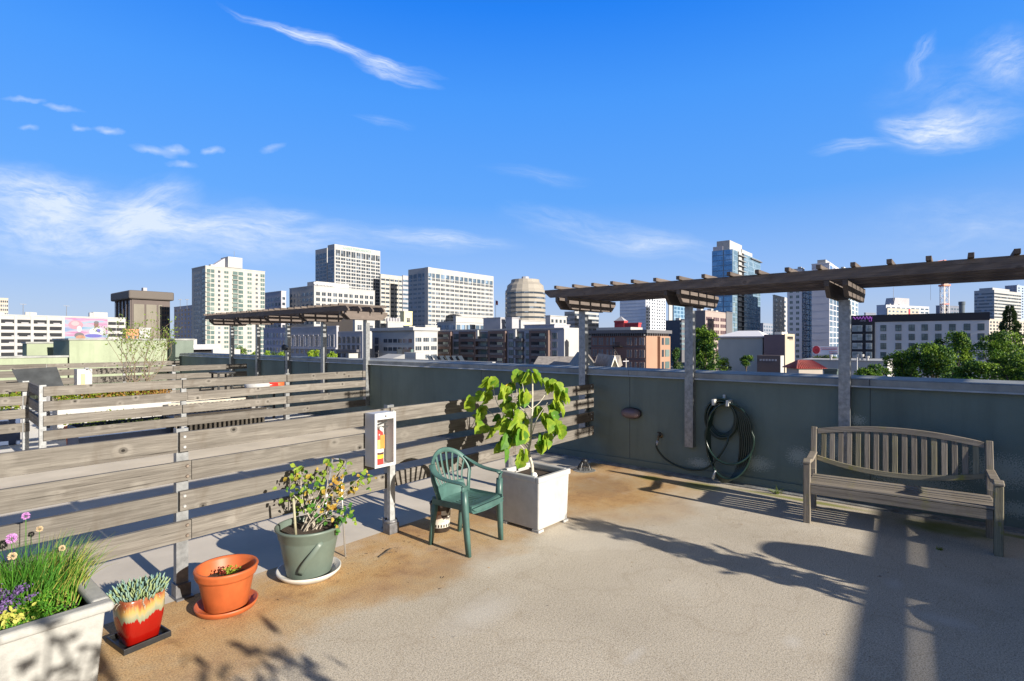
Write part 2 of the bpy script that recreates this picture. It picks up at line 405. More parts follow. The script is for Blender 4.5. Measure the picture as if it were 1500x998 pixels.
STUCCO = stucco('dark_green_stucco', (0.155, 0.190, 0.165), SUNPATCH)
STUCCOL = stucco('sunlit_green_stucco', (0.27, 0.31, 0.22))  # lighter copy of the green stucco, sunlight put into its colour

def deckmat():
    m, nt, b = newmat('deck_coating'); t = NT(nt)
    p = t.n('ShaderNodeNewGeometry').outputs['Position']
    sx = t.n('ShaderNodeSeparateXYZ'); t.l(p, sx.inputs[0]); X, Y = sx.outputs[0], sx.outputs[1]
    base = t.ramp(t.noise(p, 0.9, 6, 0.6), [(0.3, (0.50, 0.435, 0.335)), (0.7, (0.65, 0.57, 0.445))])
    sp = t.noise(p, 105, 3, 0.8)
    base = t.mix(t.ramp(sp, [(0.40, 0.8), (0.55, 0.0)]), base, (0.20, 0.175, 0.14))
    sp2 = t.noise(p, 48, 3, 0.7)
    base = t.mix(t.ramp(sp2, [(0.36, 0.45), (0.5, 0.0)]), base, (0.30, 0.255, 0.20))
    base = t.mix(t.ramp(t.noise(p, 170, 2, 0.6), [(0.54, 0.0), (0.64, 0.7)]), base, (0.74, 0.70, 0.62))
    wob = t.math('MULTIPLY', t.math('SUBTRACT', t.noise(p, 1.3, 5, 0.6), 0.5), 1.5)
    # rust run-off band along the fence and around the drain
    yy = t.math('ADD', Y, wob)
    st1 = t.ramp(t.math('DIVIDE', t.math('SUBTRACT', yy, 2.85), 0.9), [(0.0, 0.0), (0.3, 0.7), (0.9, 1.0)])
    def blob(cx, cy, rx, ry, lo=0.0, hi=0.5):
        s1 = t.n('ShaderNodeVectorMath', operation='SUBTRACT'); t.l(p, s1.inputs[0]); s1.inputs[1].default_value = (cx, cy, 0)
        s2 = t.n('ShaderNodeVectorMath', operation='MULTIPLY'); t.l(s1.outputs[0], s2.inputs[0]); s2.inputs[1].default_value = (1 / rx, 1 / ry, 0)
        ln = t.n('ShaderNodeVectorMath', operation='LENGTH'); t.l(s2.outputs[0], ln.inputs[0])
        f = t.math('ADD', t.math('SUBTRACT', 1.0, ln.outputs['Value']), t.math('MULTIPLY', wob, 0.45))
        return t.ramp(f, [(lo, 0.0), (hi, 1.0)])
    st = t.math('MAXIMUM', st1, t.math('MULTIPLY', blob(5.75, 3.3, 1.5, 1.25), 1.0))
    rust = t.ramp(t.noise(p, 1.7, 6, 0.7), [(0.28, (0.60, 0.47, 0.28)), (0.5, (0.55, 0.34, 0.14)), (0.7, (0.36, 0.18, 0.07))])
    rust = t.mix(t.ramp(sp, [(0.40, 0.7), (0.55, 0.0)]), rust, (0.17, 0.105, 0.055))
    cc = t.mix(t.math('MULTIPLY', st, 0.92), base, rust)
    # rust-brown rim, grime, damp and moss
    cc = t.mix(t.math('MULTIPLY', blob(3.05, 3.05, 1.1, 0.35, 0.2, 0.8), 0.25), cc, (0.30, 0.20, 0.11))
    dark = t.ramp(t.noise(p, 3.4, 6, 0.75), [(0.56, 0.0), (0.76, 0.55)])
    cc = t.mix(t.math('MULTIPLY', dark, t.math('MAXIMUM', st, 0.25)), cc, (0.16, 0.11, 0.07))
    cc = t.mix(t.math('MULTIPLY', blob(5.9, 3.45, 0.75, 0.6, 0.1, 0.7), 0.5), cc, (0.21, 0.15, 0.10))
    for (a, d_, rx, ry) in ((6.62, 2.42, .22, .34), (6.62, .05, .25, .5), (6.6, 3.1, .15, .2), (6.78, 1.4, .08, .9), (6.78, -.6, .08, .9)):
        cc = t.mix(t.math('MULTIPLY', blob(a, d_, rx, ry, 0.05, 0.6), 0.8), cc, (0.20, 0.22, 0.035))
    # hairline cracks and drying rings
    vc = t.n('ShaderNodeTexVoronoi', feature='DISTANCE_TO_EDGE'); vc.inputs['Scale'].default_value = 0.36
    pw = t.n('ShaderNodeTexNoise'); pw.inputs['Scale'].default_value = 2.2; pw.inputs['Detail'].default_value = 6; t.l(p, pw.inputs['Vector'])
    pv = t.n('ShaderNodeVectorMath', operation='SCALE'); t.l(pw.outputs['Color'], pv.inputs[0]); pv.inputs['Scale'].default_value = 0.7
    pa = t.n('ShaderNodeVectorMath', operation='ADD'); t.l(p, pa.inputs[0]); t.l(pv.outputs[0], pa.inputs[1]); t.l(pa.outputs[0], vc.inputs['Vector'])
    crk = t.math('MULTIPLY', t.ramp(vc.outputs['Distance'], [(0.0, 0.45), (0.003, 0.0)]), t.ramp(t.noise(p, 0.8, 3), [(0.50, 0.0), (0.58, 1.0)]))
    rg = t.noise(p, 1.1, 3, 0.5)
    cc = t.mix(t.ramp(rg, [(0.455, 0.0), (0.47, 0.22), (0.485, 0.0)]), cc, (0.30, 0.24, 0.17))
    cc = t.mix(t.ramp(t.noise(p, 0.55, 5, .65), [(0.52, 0.0), (0.62, 0.28)]), cc, (0.70, 0.65, 0.56))
    # worn pale scuffs
    for (q, rx, ry) in ((gp(1160, 940), .16, .1), (gp(930, 960), .2, .06), (gp(1310, 855), .2, .12), (gp(1390, 910), .14, .3), (gp(700, 900), .6, .3)):
        cc = t.mix(t.math('MULTIPLY', blob(q.x, q.y, rx, ry, 0.3, 0.9), 0.35), cc, (0.62, 0.60, 0.56))
    t.l(cc, b.inputs['Base Color']); b.inputs['Roughness'].default_value = 0.9; b.inputs['Specular IOR Level'].default_value = 0.2
    t.l(t.bump(sp, 0.06, 0.003), b.inputs['Normal'])
    return m
DECK = deckmat()
NDECK = M('pale_grey_deck', (0.57, 0.51, 0.42), rough=0.9, var=0.14, scale=1.2, bump=0.15, bscale=90, dirt=0.12)
WDECK = M('off_white_deck', (0.72, 0.69, 0.63), rough=0.9, var=0.1, scale=1.0, bump=0.1, bscale=60, dirt=0.1)
# ================================================================== OWN ROOF
XW = 7.0
def struct(mb, name, mat, **k): return tag(mb.build(name, mat, **k), kind='structure')
struct(MB().box(-9, XW + .1, -9, 4.17, -0.06, 0.0), 'roof_deck', DECK)
struct(MB().box(-9, XW + .1, 4.17, 9.98, -0.06, 0.0), 'neighbour_deck', NDECK)
struct(MB().box(-9, XW + .1, 9.98, 21.3, -0.06, 0.0), 'far_deck', WDECK)
struct(MB().box(-9, XW + .38, -9, 27, -14.0, -0.07), 'podium', M('podium_stucco', (0.3, 0.33, 0.28), var=.1))
GROUND = M('city_ground', (0.10, 0.10, 0.095), rough=0.95, var=0.3, scale=0.03)
struct(MB().box(-2500, 3500, -2500, 3500, -14.6, -14.05), 'ground', GROUND)

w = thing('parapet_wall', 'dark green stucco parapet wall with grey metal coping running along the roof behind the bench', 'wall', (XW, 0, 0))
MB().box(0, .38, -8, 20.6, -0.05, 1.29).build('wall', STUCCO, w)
mb = MB()
ys = [-8, -5.1, -2.2, .72, 3.6, 6.5, 9.4, 12.3, 15.2, 18.1, 20.6]
for a, b_ in zip(ys[:-1], ys[1:]):
    mb.prism([(-.045, a + .003, 1.312), (-.045, a + .003, 1.378), (-.03, a + .003, 1.388), (.45, a + .003, 1.40), (.45, a + .003, 1.312)], (0, b_ - a - .006, 0))
mb.build('coping', COPING, w)
MB().prism([(-.062, -8, 1.296), (-.052, -8, 1.312), (.46, -8, 1.312), (.46, -8, 1.296)], (0, 28.6, 0)).build('drip_flashing', M('flashing', (.5, .5, .48), rough=.5, var=.2, scale=4, metal=.3), w)
for y_ in ys[1:-1]: MB().box(-.002, 0.0, y_ - .004, y_ + .004, .12, 1.29).build('panel_joint', M('joint', (.06, .07, .065)) if 'joint' not in bpy.data.materials else bpy.data.materials['joint'], w)
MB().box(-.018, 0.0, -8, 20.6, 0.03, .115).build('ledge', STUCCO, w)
MB().prism([(-.02, -8, .03), (-.10, -8, .014), (-.10, -8, 0.0), (-.02, -8, 0.0)], (0, 28.6, 0)).build('sealant_curb', CURB, w)

def slab_wall(name, label, x0, x1, y0, y1, h, mat, cop=.03):
    r = thing(name, label, 'wall', ((x0 + x1) / 2, (y0 + y1) / 2, 0))
    a, b_ = (x1 - x0) / 2, (y1 - y0) / 2
    MB().box(-a, a, -b_, b_, 0, h).build('wall', mat, r)
    MB().box(-a - cop, a + cop, -b_ - cop, b_ + cop, h + .003, h + .06).build('coping', COPING, r)
    return r
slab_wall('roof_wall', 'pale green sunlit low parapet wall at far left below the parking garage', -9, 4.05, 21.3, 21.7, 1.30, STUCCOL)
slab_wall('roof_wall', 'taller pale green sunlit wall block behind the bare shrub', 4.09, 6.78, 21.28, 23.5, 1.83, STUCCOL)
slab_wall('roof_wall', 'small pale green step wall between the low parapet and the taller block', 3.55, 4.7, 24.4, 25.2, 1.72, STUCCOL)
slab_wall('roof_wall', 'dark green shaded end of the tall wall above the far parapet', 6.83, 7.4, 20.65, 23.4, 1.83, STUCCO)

# ------------------------------------------------------------------ slat fences
ROWS = [(1.097, 0), (0.890, 1), (0.684, 0), (0.476, 1)]
boltm = MB().cyl((0, 0, 0), (0, -.008, 0), .013, .009, n=8)
def fence(name, label, posts, Y, x0, x1, detail=False, tall_last=False, tops=1.187, foot=True, phase=0):
    r = thing(name, label, 'fence', (posts[0], Y, 0), group=None)
    ox = posts[0]
    bmesh0 = None
    for i, px_ in enumerate(posts):
        x = px_ - ox
        if tall_last and i == len(posts) - 1: continue
        mb = MB()
        z0 = 0.005
        mb.box(x - .038, x + .038, .021, .027, z0, tops)           # channel web
        mb.box(x - .038, x - .031, .027, .075, z0, tops); mb.box(x + .031, x + .038, .027, .075, z0, tops)
        mb.build('post', GALV, r)
        if foot:
            fm = MB().box(x - .055, x + .055, -.035, .09, 0.0, .012)
            fm.box(x - .048, x + .048, .0, .085, .012, .10)
            fm.build('post_foot', BLACK if detail and i == 1 else GALVD, r)
    ends = [x0] + list(posts) + [x1]
    for z, kind in ROWS:
        kind = (kind + phase) % 2
        if kind == 0:
            cuts = [x0] + [p for p in posts if x0 < p < x1] + [x1]
            for a, b_ in zip(cuts[:-1], cuts[1:]):
                aa = a - .028 if a != x0 else a; bb = b_ - .042 if b_ != x1 else b_
                board('board', (aa - ox, 0, z), (bb - ox, 0, z + random.uniform(-.004, .004)), .036, .137, WOOD, r)
        else:
            inner = [p for p in posts if x0 < p < x1]
            cuts = [x0] + inner[::2] + [x1] if len(inner) > 2 else [x0] + inner[1:2] + [x1]
            for a, b_ in zip(cuts[:-1], cuts[1:]):
                aa = a + .047 if a != x0 else a; bb = b_ + .044 if b_ != x1 else b_
                board('board', (aa - ox, 0, z), (bb - ox, 0, z + random.uniform(-.004, .004)), .036, .137, WOOD, r)
        if detail:
            for p in posts:
                if p < 0: continue
                for dz in (-.036, .036):
                    for dx in ((.018,) if kind else (.0,)):
                        if bmesh0 is None: o = boltm.build('bolt', BOLTL, r); bmesh0 = o
                        else: o = bmesh0.copy(); col.objects.link(o); o.parent = r
                        o.location = (p - ox + dx, -.0195, z + dz)
                        if kind: o.material_slots[0].link = 'OBJECT'; o.material_slots[0].material = BOLT
    return r
random.seed(4)
YF = 4.17
nearf = fence('slat_fence', 'nearest grey weathered four-board fence on steel posts behind the flower pots and green chair', [-2.2, -.385, 1.43, 3.235, 5.04, 6.86], YF, -3.6, 6.93, detail=True, tall_last=True)
fence('slat_fence', 'second weathered board fence across the roof behind the fire extinguisher cabinet', [1.60, 3.38, 5.17, 6.86], 9.82, 1.60, 6.93, tall_last=True, phase=0)
fence('slat_fence', 'weathered board fence at the far left edge stepping back beside the gap', [-3.9, -2.1, -.2, 1.60], 11.05, -5.4, 1.64, phase=1)
fence('slat_fence', 'third weathered board fence in the distance below the pale green wall', [-5.6, -3.8, -2.0, -.2, 1.6, 3.3, 5.1, 6.86], 15.5, -6.6, 6.93, tall_last=True)
fence('slat_fence', 'farthest weathered board fence right in front of the pale green wall', [-5.6, -3.8, -2.0, -.2, 1.6, 3.3, 5.1], 19.6, -6.6, 6.6, tops=1.15)
# short return between the second fence and the left fence
r = thing('fence_return', 'short stub of bolted boards turning the fence corner between two steel posts at left', 'fence', (1.52, 10.5, 0))
for z in (1.097, .86, .66):
    board('board', (.06, -.64, z), (.12, .52, z), .036, .137, WOOD, r)

# ------------------------------------------------------------------ pergolas over the parapet
def pergola(label, posts, y0, y1, raf0, nraf, group='pergolas', xe=.80):
    r = thing('pergola', label, 'pergola', (6.95, posts[0], 0), group=group); oy = posts[0]
    for p in posts:
        y = p - oy
        mb = MB()
        mb.box(-.052, -.045, y - .055, y + .055, .41, 2.255)
        mb.box(-.045, .045, y - .055, y - .048, .41, 2.20); mb.box(-.045, .045, y + .048, y + .055, .41, 2.255)
        mb.build('post', GALV, r)
        for s in (-1, 1):
            board('crosshead', (-.60, y + s * .082, 2.345), (xe, y + s * .082, 2.345), .045, .17, WOODP, r, cut=.13)
    for k in range(5 if xe > .6 else 4):
        x = -.585 + k * .30
        board('joist', (x, y0 - oy, 2.487), (x, y1 - oy, 2.487), .042, .112, WOODP, r, side=(1, 0, 0), cut=.09)
    for k in range(nraf):
        y = raf0 - oy - k * .299
        board('rafter', (-.68 + random.uniform(-.015, .015), y, 2.567), (xe + .06, y, 2.567), .044, .044, WOODP, r)
    return r
pergola('dark timber pergola on three galvanised posts above the wall behind the hose and bench', [4.34, 2.70, .95, -.80, -2.5], 4.63, -3.0, 4.38, 25)
pergola('smaller looking grey timber pergola on five posts at left above the far parapet', [9.84, 11.53, 13.2, 14.85, 16.5], 9.62, 16.9, 16.75, 24, xe=.48)

# ------------------------------------------------------------------ things fixed to the parapet
r = thing('wall_light', 'oval hooded bulkhead light on the dark green wall left of the faucet', 'light', (XW, 3.56, .777))
pr = [(0.001, 0), (.145, 0), (.15, .012), (.15, .04), (.14, .05)]
o = MB().lathe(pr, n=32, sx=1, sy=.52, power=.8).build('base', M('bronze_housing', (.035, .028, .03), rough=.4), r, smooth=True); o.rotation_euler = (0, R_(-90), 0); o.rotation_euler = (R_(90), 0, R_(-90))
o = MB().lathe([(.142, .04), (.142, .06), (.13, .09), (.10, .115), (.05, .128), (.001, .13)], n=32, sx=1, sy=.5, power=.8).build('lens', M('dusty_lens', (.17, .125, .135), rough=.35), r, smooth=True); o.rotation_euler = (R_(90), 0, R_(-90))

r = thing('faucet', 'small brass hose faucet sticking out of the green wall', 'faucet', (XW, 3.13, .50))
MB().cyl((0, 0, 0), (-.01, 0, 0), .034, n=14).cyl((0, 0, 0), (-.09, 0, 0), .012, n=10).cyl((-.07, 0, 0), (-.10, 0, -.05), .014, n=10).build('spout', M('old_brass', (.15, .12, .08), rough=.4, metal=.7), r, smooth=True)
MB().cyl((-.055, 0, .0), (-.055, 0, .045), .007, n=8).cyl((-.055, 0, .045), (-.055, 0, .055), .026, n=12).build('handle', BLACK, r)

HOSE = M('dark_green_hose', (.012, .03, .024), rough=.28, var=.3, scale=8)
r = thing('garden_hose', 'dark green garden hose coiled on the wall hanger and running to the faucet', 'hose', (XW, 2.27, 0))
random.seed(8)
pts = []
def arc(cy, cz, ry, rz, a0, a1, n, dx):
    return [(dx, cy + ry * math.sin(R_(a0 + (a1 - a0) * i / n)), cz + rz * math.cos(R_(a0 + (a1 - a0) * i / n))) for i in range(n + 1)]
for k in range(5):      # small round coils
    mb = MB().sweep(arc(.02 + random.uniform(-.012, .012), .82 + random.uniform(-.012, .01), .155 + k * .012, .205 + k * .012, 0, 360, 40, -.05 - .02 * (k % 3))[:-1], .0135, n=8, hint=(1, 0, 0), closed=True)
    mb.build('coil', HOSE, r, smooth=True)
for k in range(7):      # long loops down to the deck
    w_ = .17 + .016 * k; off = -.02 - .012 * k
    path = []
    bot = .03 + .012 * k if k < 6 else .28
    for i in range(48):
        a = 2 * math.pi * i / 48
        zz = math.cos(a)
        z = .70 + (.32 if zz > 0 else (.70 - bot)) * zz
        y = off + math.sin(a) * w_ * (1.0 if zz > 0 else 1.0 + .28 * (-zz) ** .5)
        x = -.06 - .012 * k - (.05 if zz < -.7 else 0) * (-zz - .7) / .3
        path.append((x, y, z))
    MB().sweep(path, .0135, n=8, hint=(1, 0, 0), closed=True).build('coil', HOSE, r, smooth=True)
tail = [(-.10, .86, .44), (-.12, .875, .38), (-.11, .84, .30), (-.09, .74, .20), (-.09, .55, .13), (-.10, .38, .12), (-.11, .22, .16), (-.12, .1, .26), (-.12, .0, .40), (-.11, -.06, .52), (-.09, -.08, .62)]
def smooth_path(p, n=6):
    out = []
    P = [Vector(q) for q in p]
    for i in range(len(P) - 1):
        a = P[max(i - 1, 0)]; b_ = P[i]; c = P[i + 1]; d = P[min(i + 2, len(P) - 1)]
        for j in range(n):
            t = j / n
            out.append(0.5 * ((2 * b_) + (-a + c) * t + (2 * a - 5 * b_ + 4 * c - d) * t * t + (-a + 3 * b_ - 3 * c + d) * t ** 3))
    out.append(P[-1]); return out
MB().sweep(smooth_path(tail), .0135, n=8, hint=(1, 0, 0)).build('hose_tail', HOSE, r, smooth=True)
MB().cyl((-.10, .86, .445), (-.115, .875, .385), .017, n=10).build('coupling', M('grey_plastic', (.4, .4, .4), rough=.4), r, smooth=True)
MB().cyl((-.15, .10, .06), (-.155, .065, .17), .016, .013, n=10).build('nozzle', M('pale_plastic', (.55, .56, .55), rough=.4), r, smooth=True)
r = thing('hose_hanger', 'small white two-pronged hose bracket screwed to the green wall', 'hose hanger', (XW, 2.27, 0))
mb = MB()
mb.box(-.012, 0, -.10, .10, .985, 1.03)
for y in (-.075, .095): mb.obox((-.16, y - .02, .99), (.15, 0, 0), (0, .035, 0), (0, .004 if y > 0 else -.004, .075))
mb.box(-.02, 0, -.012, .02, 1.05, 1.12)
mb.build('bracket', M('hanger_paint', (.55, .55, .52), rough=.5), r, bevel=.004)

r = thing('roof_drain', 'black slotted dome roof drain on the deck by the fence corner', 'drain', (6.42, 4.0, 0))
mb = MB().lathe([(.001, .10), (.04, .10), (.045, .13), (.035, .15), (.001, .152)], n=20)
for k in range(16):
    a = 2 * math.pi * k / 16
    mb.sweep([(.045 * math.cos(a), .045 * math.sin(a), .11), (.075 * math.cos(a), .075 * math.sin(a), .07), (.10 * math.cos(a), .10 * math.sin(a), .012)], .006, n=5, hint=None)
mb.build('dome', BLACK, r)
MB().lathe([(.001, .004), (.15, .004), (.16, .001)], n=24).build('flange', CURB, r)

# ------------------------------------------------------------------ garden bench
r = thing('garden_bench', 'weathered wooden garden bench with arched slatted back against the green wall', 'bench', (6.28, .45, 0), R_(-86))
L2 = .675
def curved(name, z0, z1f, h, y, mat, n=18):
    mb = MB(); top = []; bot = []
    for i in range(n + 1):
        x = -L2 + 2 * L2 * i / n; q = 1 - (x / L2) ** 2; zc = z0 + z1f * q
        top.append((x, y, zc + h / 2)); bot.append((x, y, zc - h / 2))
    for i in range(n):
        mb.prism([bot[i], bot[i + 1], top[i + 1], top[i]], (0, .034, 0))
    # merge into one clean bar
    me = MB(); P = bot + top[::-1]
    me.prism(P, (0, .034, 0)); return me.build(name, mat, r, bevel=.003)
for s in (-1, 1):
    x = s * (L2 + .035)
    board('front_leg', (x, -.25, 0), (x, -.25, .585), .062, .062, WOODB2 if s > 0 else WOODB, r, side=(1, 0, 0), bevel=.006)
    board('back_post', (x, .255, 0), (x, .235, .45), .055, .062, WOODB, r, side=(1, 0, 0), bevel=.006)
    board('back_post', (x, .235, .44), (x, .33, .875), .055, .055, WOODB, r, side=(1, 0, 0), bevel=.006)
    mb = MB().prism([(x - .036, -.29, .585), (x - .036, -.29, .612), (x - .036, -.24, .632), (x - .036, -.05, .60), (x - .036, .27, .625), (x - .036, .27, .60), (x - .036, -.05, .572), (x - .036, -.2, .588)], (.072, 0, 0))
    mb.build('armrest', WOODB, r, bevel=.008)
    board('side_rail', (x, -.22, .345), (x, .23, .345), .03, .07, WOODB, r, side=(1, 0, 0))
for k, y in enumerate([-.245, -.165, -.085, -.005, .075, .155]):
    board('seat_slat', (-L2 - .03, y, .392 - .012 * math.sin(k / 5 * math.pi)), (L2 + .03, y, .392 - .012 * math.sin(k / 5 * math.pi)), .062, .02, WOODB, r)
board('seat_rail', (-L2, -.262, .335), (L2, -.262, .335), .028, .085, WOODB, r)
board('seat_rail', (-L2, .235, .335), (L2, .235, .335), .028, .07, WOODB, r)
cr = curved('crest_rail', .835, .07, .055, .30, WOODB)
lr = curved('lower_rail', .56, -.095, .05, .255, WOODB2)
for o in (cr, lr): pass
for k in range(17):
    x = -L2 + 2 * L2 * (k + .75) / 17.5; q = 1 - (x / L2) ** 2
    board('back_slat', (x, .275, .56 - .095 * q + .015), (x, .318, .835 + .07 * q - .02), .014, .045, WOODB if k % 4 else WOODB2, r, side=(0, 1, 0))
bench = r

# ------------------------------------------------------------------ plastic armchair
def make_chair(label, loc, rz, mat):
    r = thing('plastic_chair', label, 'chair', loc, rz)
    # front legs flow into the arms
    for s in (-1, 1):
        mb = MB()
        lp = [(s * .235, -.215, 0), (s * .243, -.20, .20), (s * .25, -.185, .42), (s * .258, -.185, .55)]
        mb.sweep(lp, [.016, .021, .028, .026], [.024, .026, .03, .026], n=10, hint=(0, 1, 0), power=.6)
        mb.build('front_leg', mat, r, smooth=True)
        ap = [(s * .258, -.185, .545), (s * .262, -.19, .59), (s * .266, -.165, .608), (s * .27, -.08, .612), (s * .274, .02, .622), (s * .270, .10, .645), (s * .252, .165, .68), (s * .224, .205, .712)]
        ap = smooth_path(ap, 4)
        MB().sweep(ap, .030, .010, n=10, hint=(0, 0, 1) if False else (0.0, 0.25, 1), power=.7).build('armrest', mat, r, smooth=True)
        bl = [(s * .20, .24, 0), (s * .198, .215, .2), (s * .195, .185, .41)]
        MB().sweep(bl, [.022, .024, .03], [.016, .02, .026], n=10, hint=(0, 1, 0), power=.6).build('back_leg', mat, r, smooth=True)
    # seat: dished shell with slots
    def sz(x, y):
        t = (y + .25) / .46
        return .425 - .028 * math.sin(min(max(t, 0), 1) * math.pi * .9) - .018 * (1 - (x / .23) ** 2) - max(0, -.2 - y) * 1.1 + max(0, y - .14) * .35
    mb = MB()
    def strip(x0, x1, y0, y1, nx=3, ny=8):
        g = []
        for lay in (0, 1):
            for j in range(ny + 1):
                for i in range(nx + 1):
                    x = x0 + (x1 - x0) * i / nx; y = y0 + (y1 - y0) * j / ny
                    g.append((x, y, sz(x, y) - lay * .008))
        W = nx + 1; n1 = W * (ny + 1); fs = []
        for j in range(ny):
            for i in range(nx):
                a = j * W + i; fs.append((a, a + 1, a + 1 + W, a + W)); fs.append((n1 + a, n1 + a + W, n1 + a + 1 + W, n1 + a + 1))
        for i in range(nx):
            fs.append((i, n1 + i, n1 + i + 1, i + 1)); a = ny * W + i; fs.append((a, a + 1, n1 + a + 1, n1 + a))
        for j in range(ny):
            a = j * W; fs.append((a, a + W, n1 + a + W, n1 + a)); a = j * W + nx; fs.append((a, n1 + a, n1 + a + W, a + W))
        mb.add(g, fs)
    strip(-.225, .225, -.25, -.08, 12, 8)
    strip(-.225, .225, .06, .20, 12, 5)
    strip(-.225, -.125, -.08, .06, 3, 4); strip(.125, .225, -.08, .06, 3, 4)
    for k in range(6):
        x = -.103 + k * .0412; strip(x - .012, x + .012, -.08, .06, 1, 4)
    # apron round the seat
    for s in (-1, 1): mb.obox((s * .222 - .004, -.24, .37), (.008, 0, 0), (0, .44, 0), (0, 0, .05))
    mb.prism([(-.225, -.252, .395), (-.17, -.252, .365), (.17, -.252, .365), (.225, -.252, .395), (.225, -.252, .40), (-.225, -.252, .40)], (0, .008, 0))
    mb.build('seat', mat, r)
    # back: arched rim and fan of slats
    def bk(x, z): # back surface y
        return .175 + (z - .42) * .26 - (x / .26) ** 2 * .06 + .0
    rim = []
    for i in range(25):
        a = R_(-112 + 224 * i / 24)
        x = .255 * math.sin(a); z = .60 + .20 * math.cos(a)
        if abs(x) > .2 and z < .66: pass
        rim.append((x, bk(x, z), z))
    rim = [(-.20, bk(.2, .40), .40), (-.225, bk(.225, .49), .49)] + [q for q in rim if q[2] > .56] + [(.225, bk(.225, .49), .49), (.20, bk(.2, .40), .40)]
    MB().sweep(rim, .022, .011, n=10, hint=(0, 1, 0.1), power=.7).build('back_rim', mat, r, smooth=True)
    for k in range(8):
        t = (k - 3.5) / 3.5
        a = R_(t * 66); x1 = .24 * math.sin(a); z1 = .60 + .19 * math.cos(a)
        x0 = t * .155; z0 = .50 if abs(t) < .9 else .505
        mid = ((x0 + x1) / 2 * 1.02, bk((x0 + x1) / 2, (z0 + z1) / 2) + .012, (z0 + z1) / 2)
        pp = [(x0, bk(x0, z0), z0), mid, (x1, bk(x1, z1), z1)]
        MB().sweep(smooth_path(pp, 4), .0125, .004, n=8, hint=(0, 1, 0.1), power=.7).build('back_slat', mat, r, smooth=True)
    mb = MB(); g = []
    for j in range(5):
        for i in range(9):
            x = -.18 + .36 * i / 8; z = .40 + .115 * j / 4; g.append((x * (1 - .0 * j), bk(x, z), z))
    n1 = len(g); g += [(x, y + .007, z) for x, y, z in g]; fs = []
    for j in range(4):
        for i in range(8): a = j * 9 + i; fs += [(a, a + 1, a + 10, a + 9), (n1 + a, n1 + a + 9, n1 + a + 10, n1 + a + 1)]
    for i in range(8): fs += [(36 + i, 37 + i, n1 + 37 + i, n1 + 36 + i)]
    mb.add(g, fs).build('back_panel', mat, r, smooth=True)
    return r
chair = make_chair('dark green plastic armchair with fan slatted back in front of the board fence', (3.43, 3.37, 0), R_(6), CHAIRM)
chair.scale = (1.0, 1.0, 1.0)

# ------------------------------------------------------------------ foliage helpers
def leafquad(mb, p, d, n, L, W, k=0, fold=0.25, pts=None):
    d = Vector(d).normalized(); s = d.cross(Vector(n)); 
    if s.length < 1e-3: s = Vector((1, 0, 0))
    s.normalize(); u = s.cross(d); p = Vector(p)
    if pts is None: pts = [(0, 0), (.35, .5), (.7, .38), (1, 0), (.7, -.38), (.35, -.5)]
    vs = [p + d * (a * L) + s * (b_ * W) + u * (abs(b_) * W * fold - a * a * L * .25) for a, b_ in pts]
    n_ = len(vs); 
    if n_ == 6: mb.add(vs, [(0, 1, 2, 3), (0, 3, 4, 5)], k)
    else:
        c = len(vs); vs.append(p + d * (.4 * L) - u * (.16 * L * .25))
        mb.add(vs, [(c, i, (i + 1) % n_) for i in range(n_)], k)
def rdir(up=0.0):
    while True:
        v = Vector((random.uniform(-1, 1), random.uniform(-1, 1), random.uniform(-1, 1) + up))
        if .1 < v.length < 1.6: return v.normalized()

# ------------------------------------------------------------------ square white planter with the fig
px0, py0 = 4.02, 2.99; S = .50
r = thing('square_planter', 'tall square white planter box with a soil bed beside the green chair', 'planter', (px0 + S / 2, py0 + S / 2, 0), R_(-1.5))
mb = MB(); h = S / 2
def tap(z0, z1, a, b_, n=4): return
def frust(mb, a, b_, z0, z1, k=None):
    vs = [(-a, -a, z0), (a, -a, z0), (a, a, z0), (-a, a, z0), (-b_, -b_, z1), (b_, -b_, z1), (b_, b_, z1), (-b_, b_, z1)]
    mb.add(vs, [(0, 3, 2, 1), (0, 1, 5, 4), (1, 2, 6, 5), (2, 3, 7, 6), (3, 0, 4, 7)], k)
def frame_ring(mb, a, t, z0, z1, ys=1.0):
    b_ = a * ys
    mb.box(-a, a, -b_, -b_ + t, z0, z1); mb.box(-a, a, b_ - t, b_, z0, z1)
    mb.box(-a, -a + t, -b_ + t, b_ - t, z0, z1); mb.box(a - t, a, -b_ + t, b_ - t, z0, z1)
frust(mb, h * .93, h * .985, .022, .47)
mb.build('body', WHITEP, r, bevel=.012)
mb = MB(); frame_ring(mb, h * 1.035, .045, .47, .525); mb.build('rim', WHITEP, r, bevel=.01)
for sx in (-1, 1):
    for sy in (-1, 1): MB().box(sx * h * .8 - .04, sx * h * .8 + .04, sy * h * .8 - .04, sy * h * .8 + .04, 0.0, .022).build('foot', WHITEP, r)
MB().box(-h * .93, h * .93, -h * .93, h * .93, .40, .455).build('soil', SOIL, r)
o = tag(MB().lathe([(.001, -.035), (.02, -.03), (.034, 0), (.022, .026), (.001, .034)], (4.17, 3.17, .49), n=18).build('white_ball', M('ball_paint', (.75, .74, .68), rough=.5, var=.1, scale=40), smooth=True), 'small dusty white ball on the soil of the square white planter', 'ball')

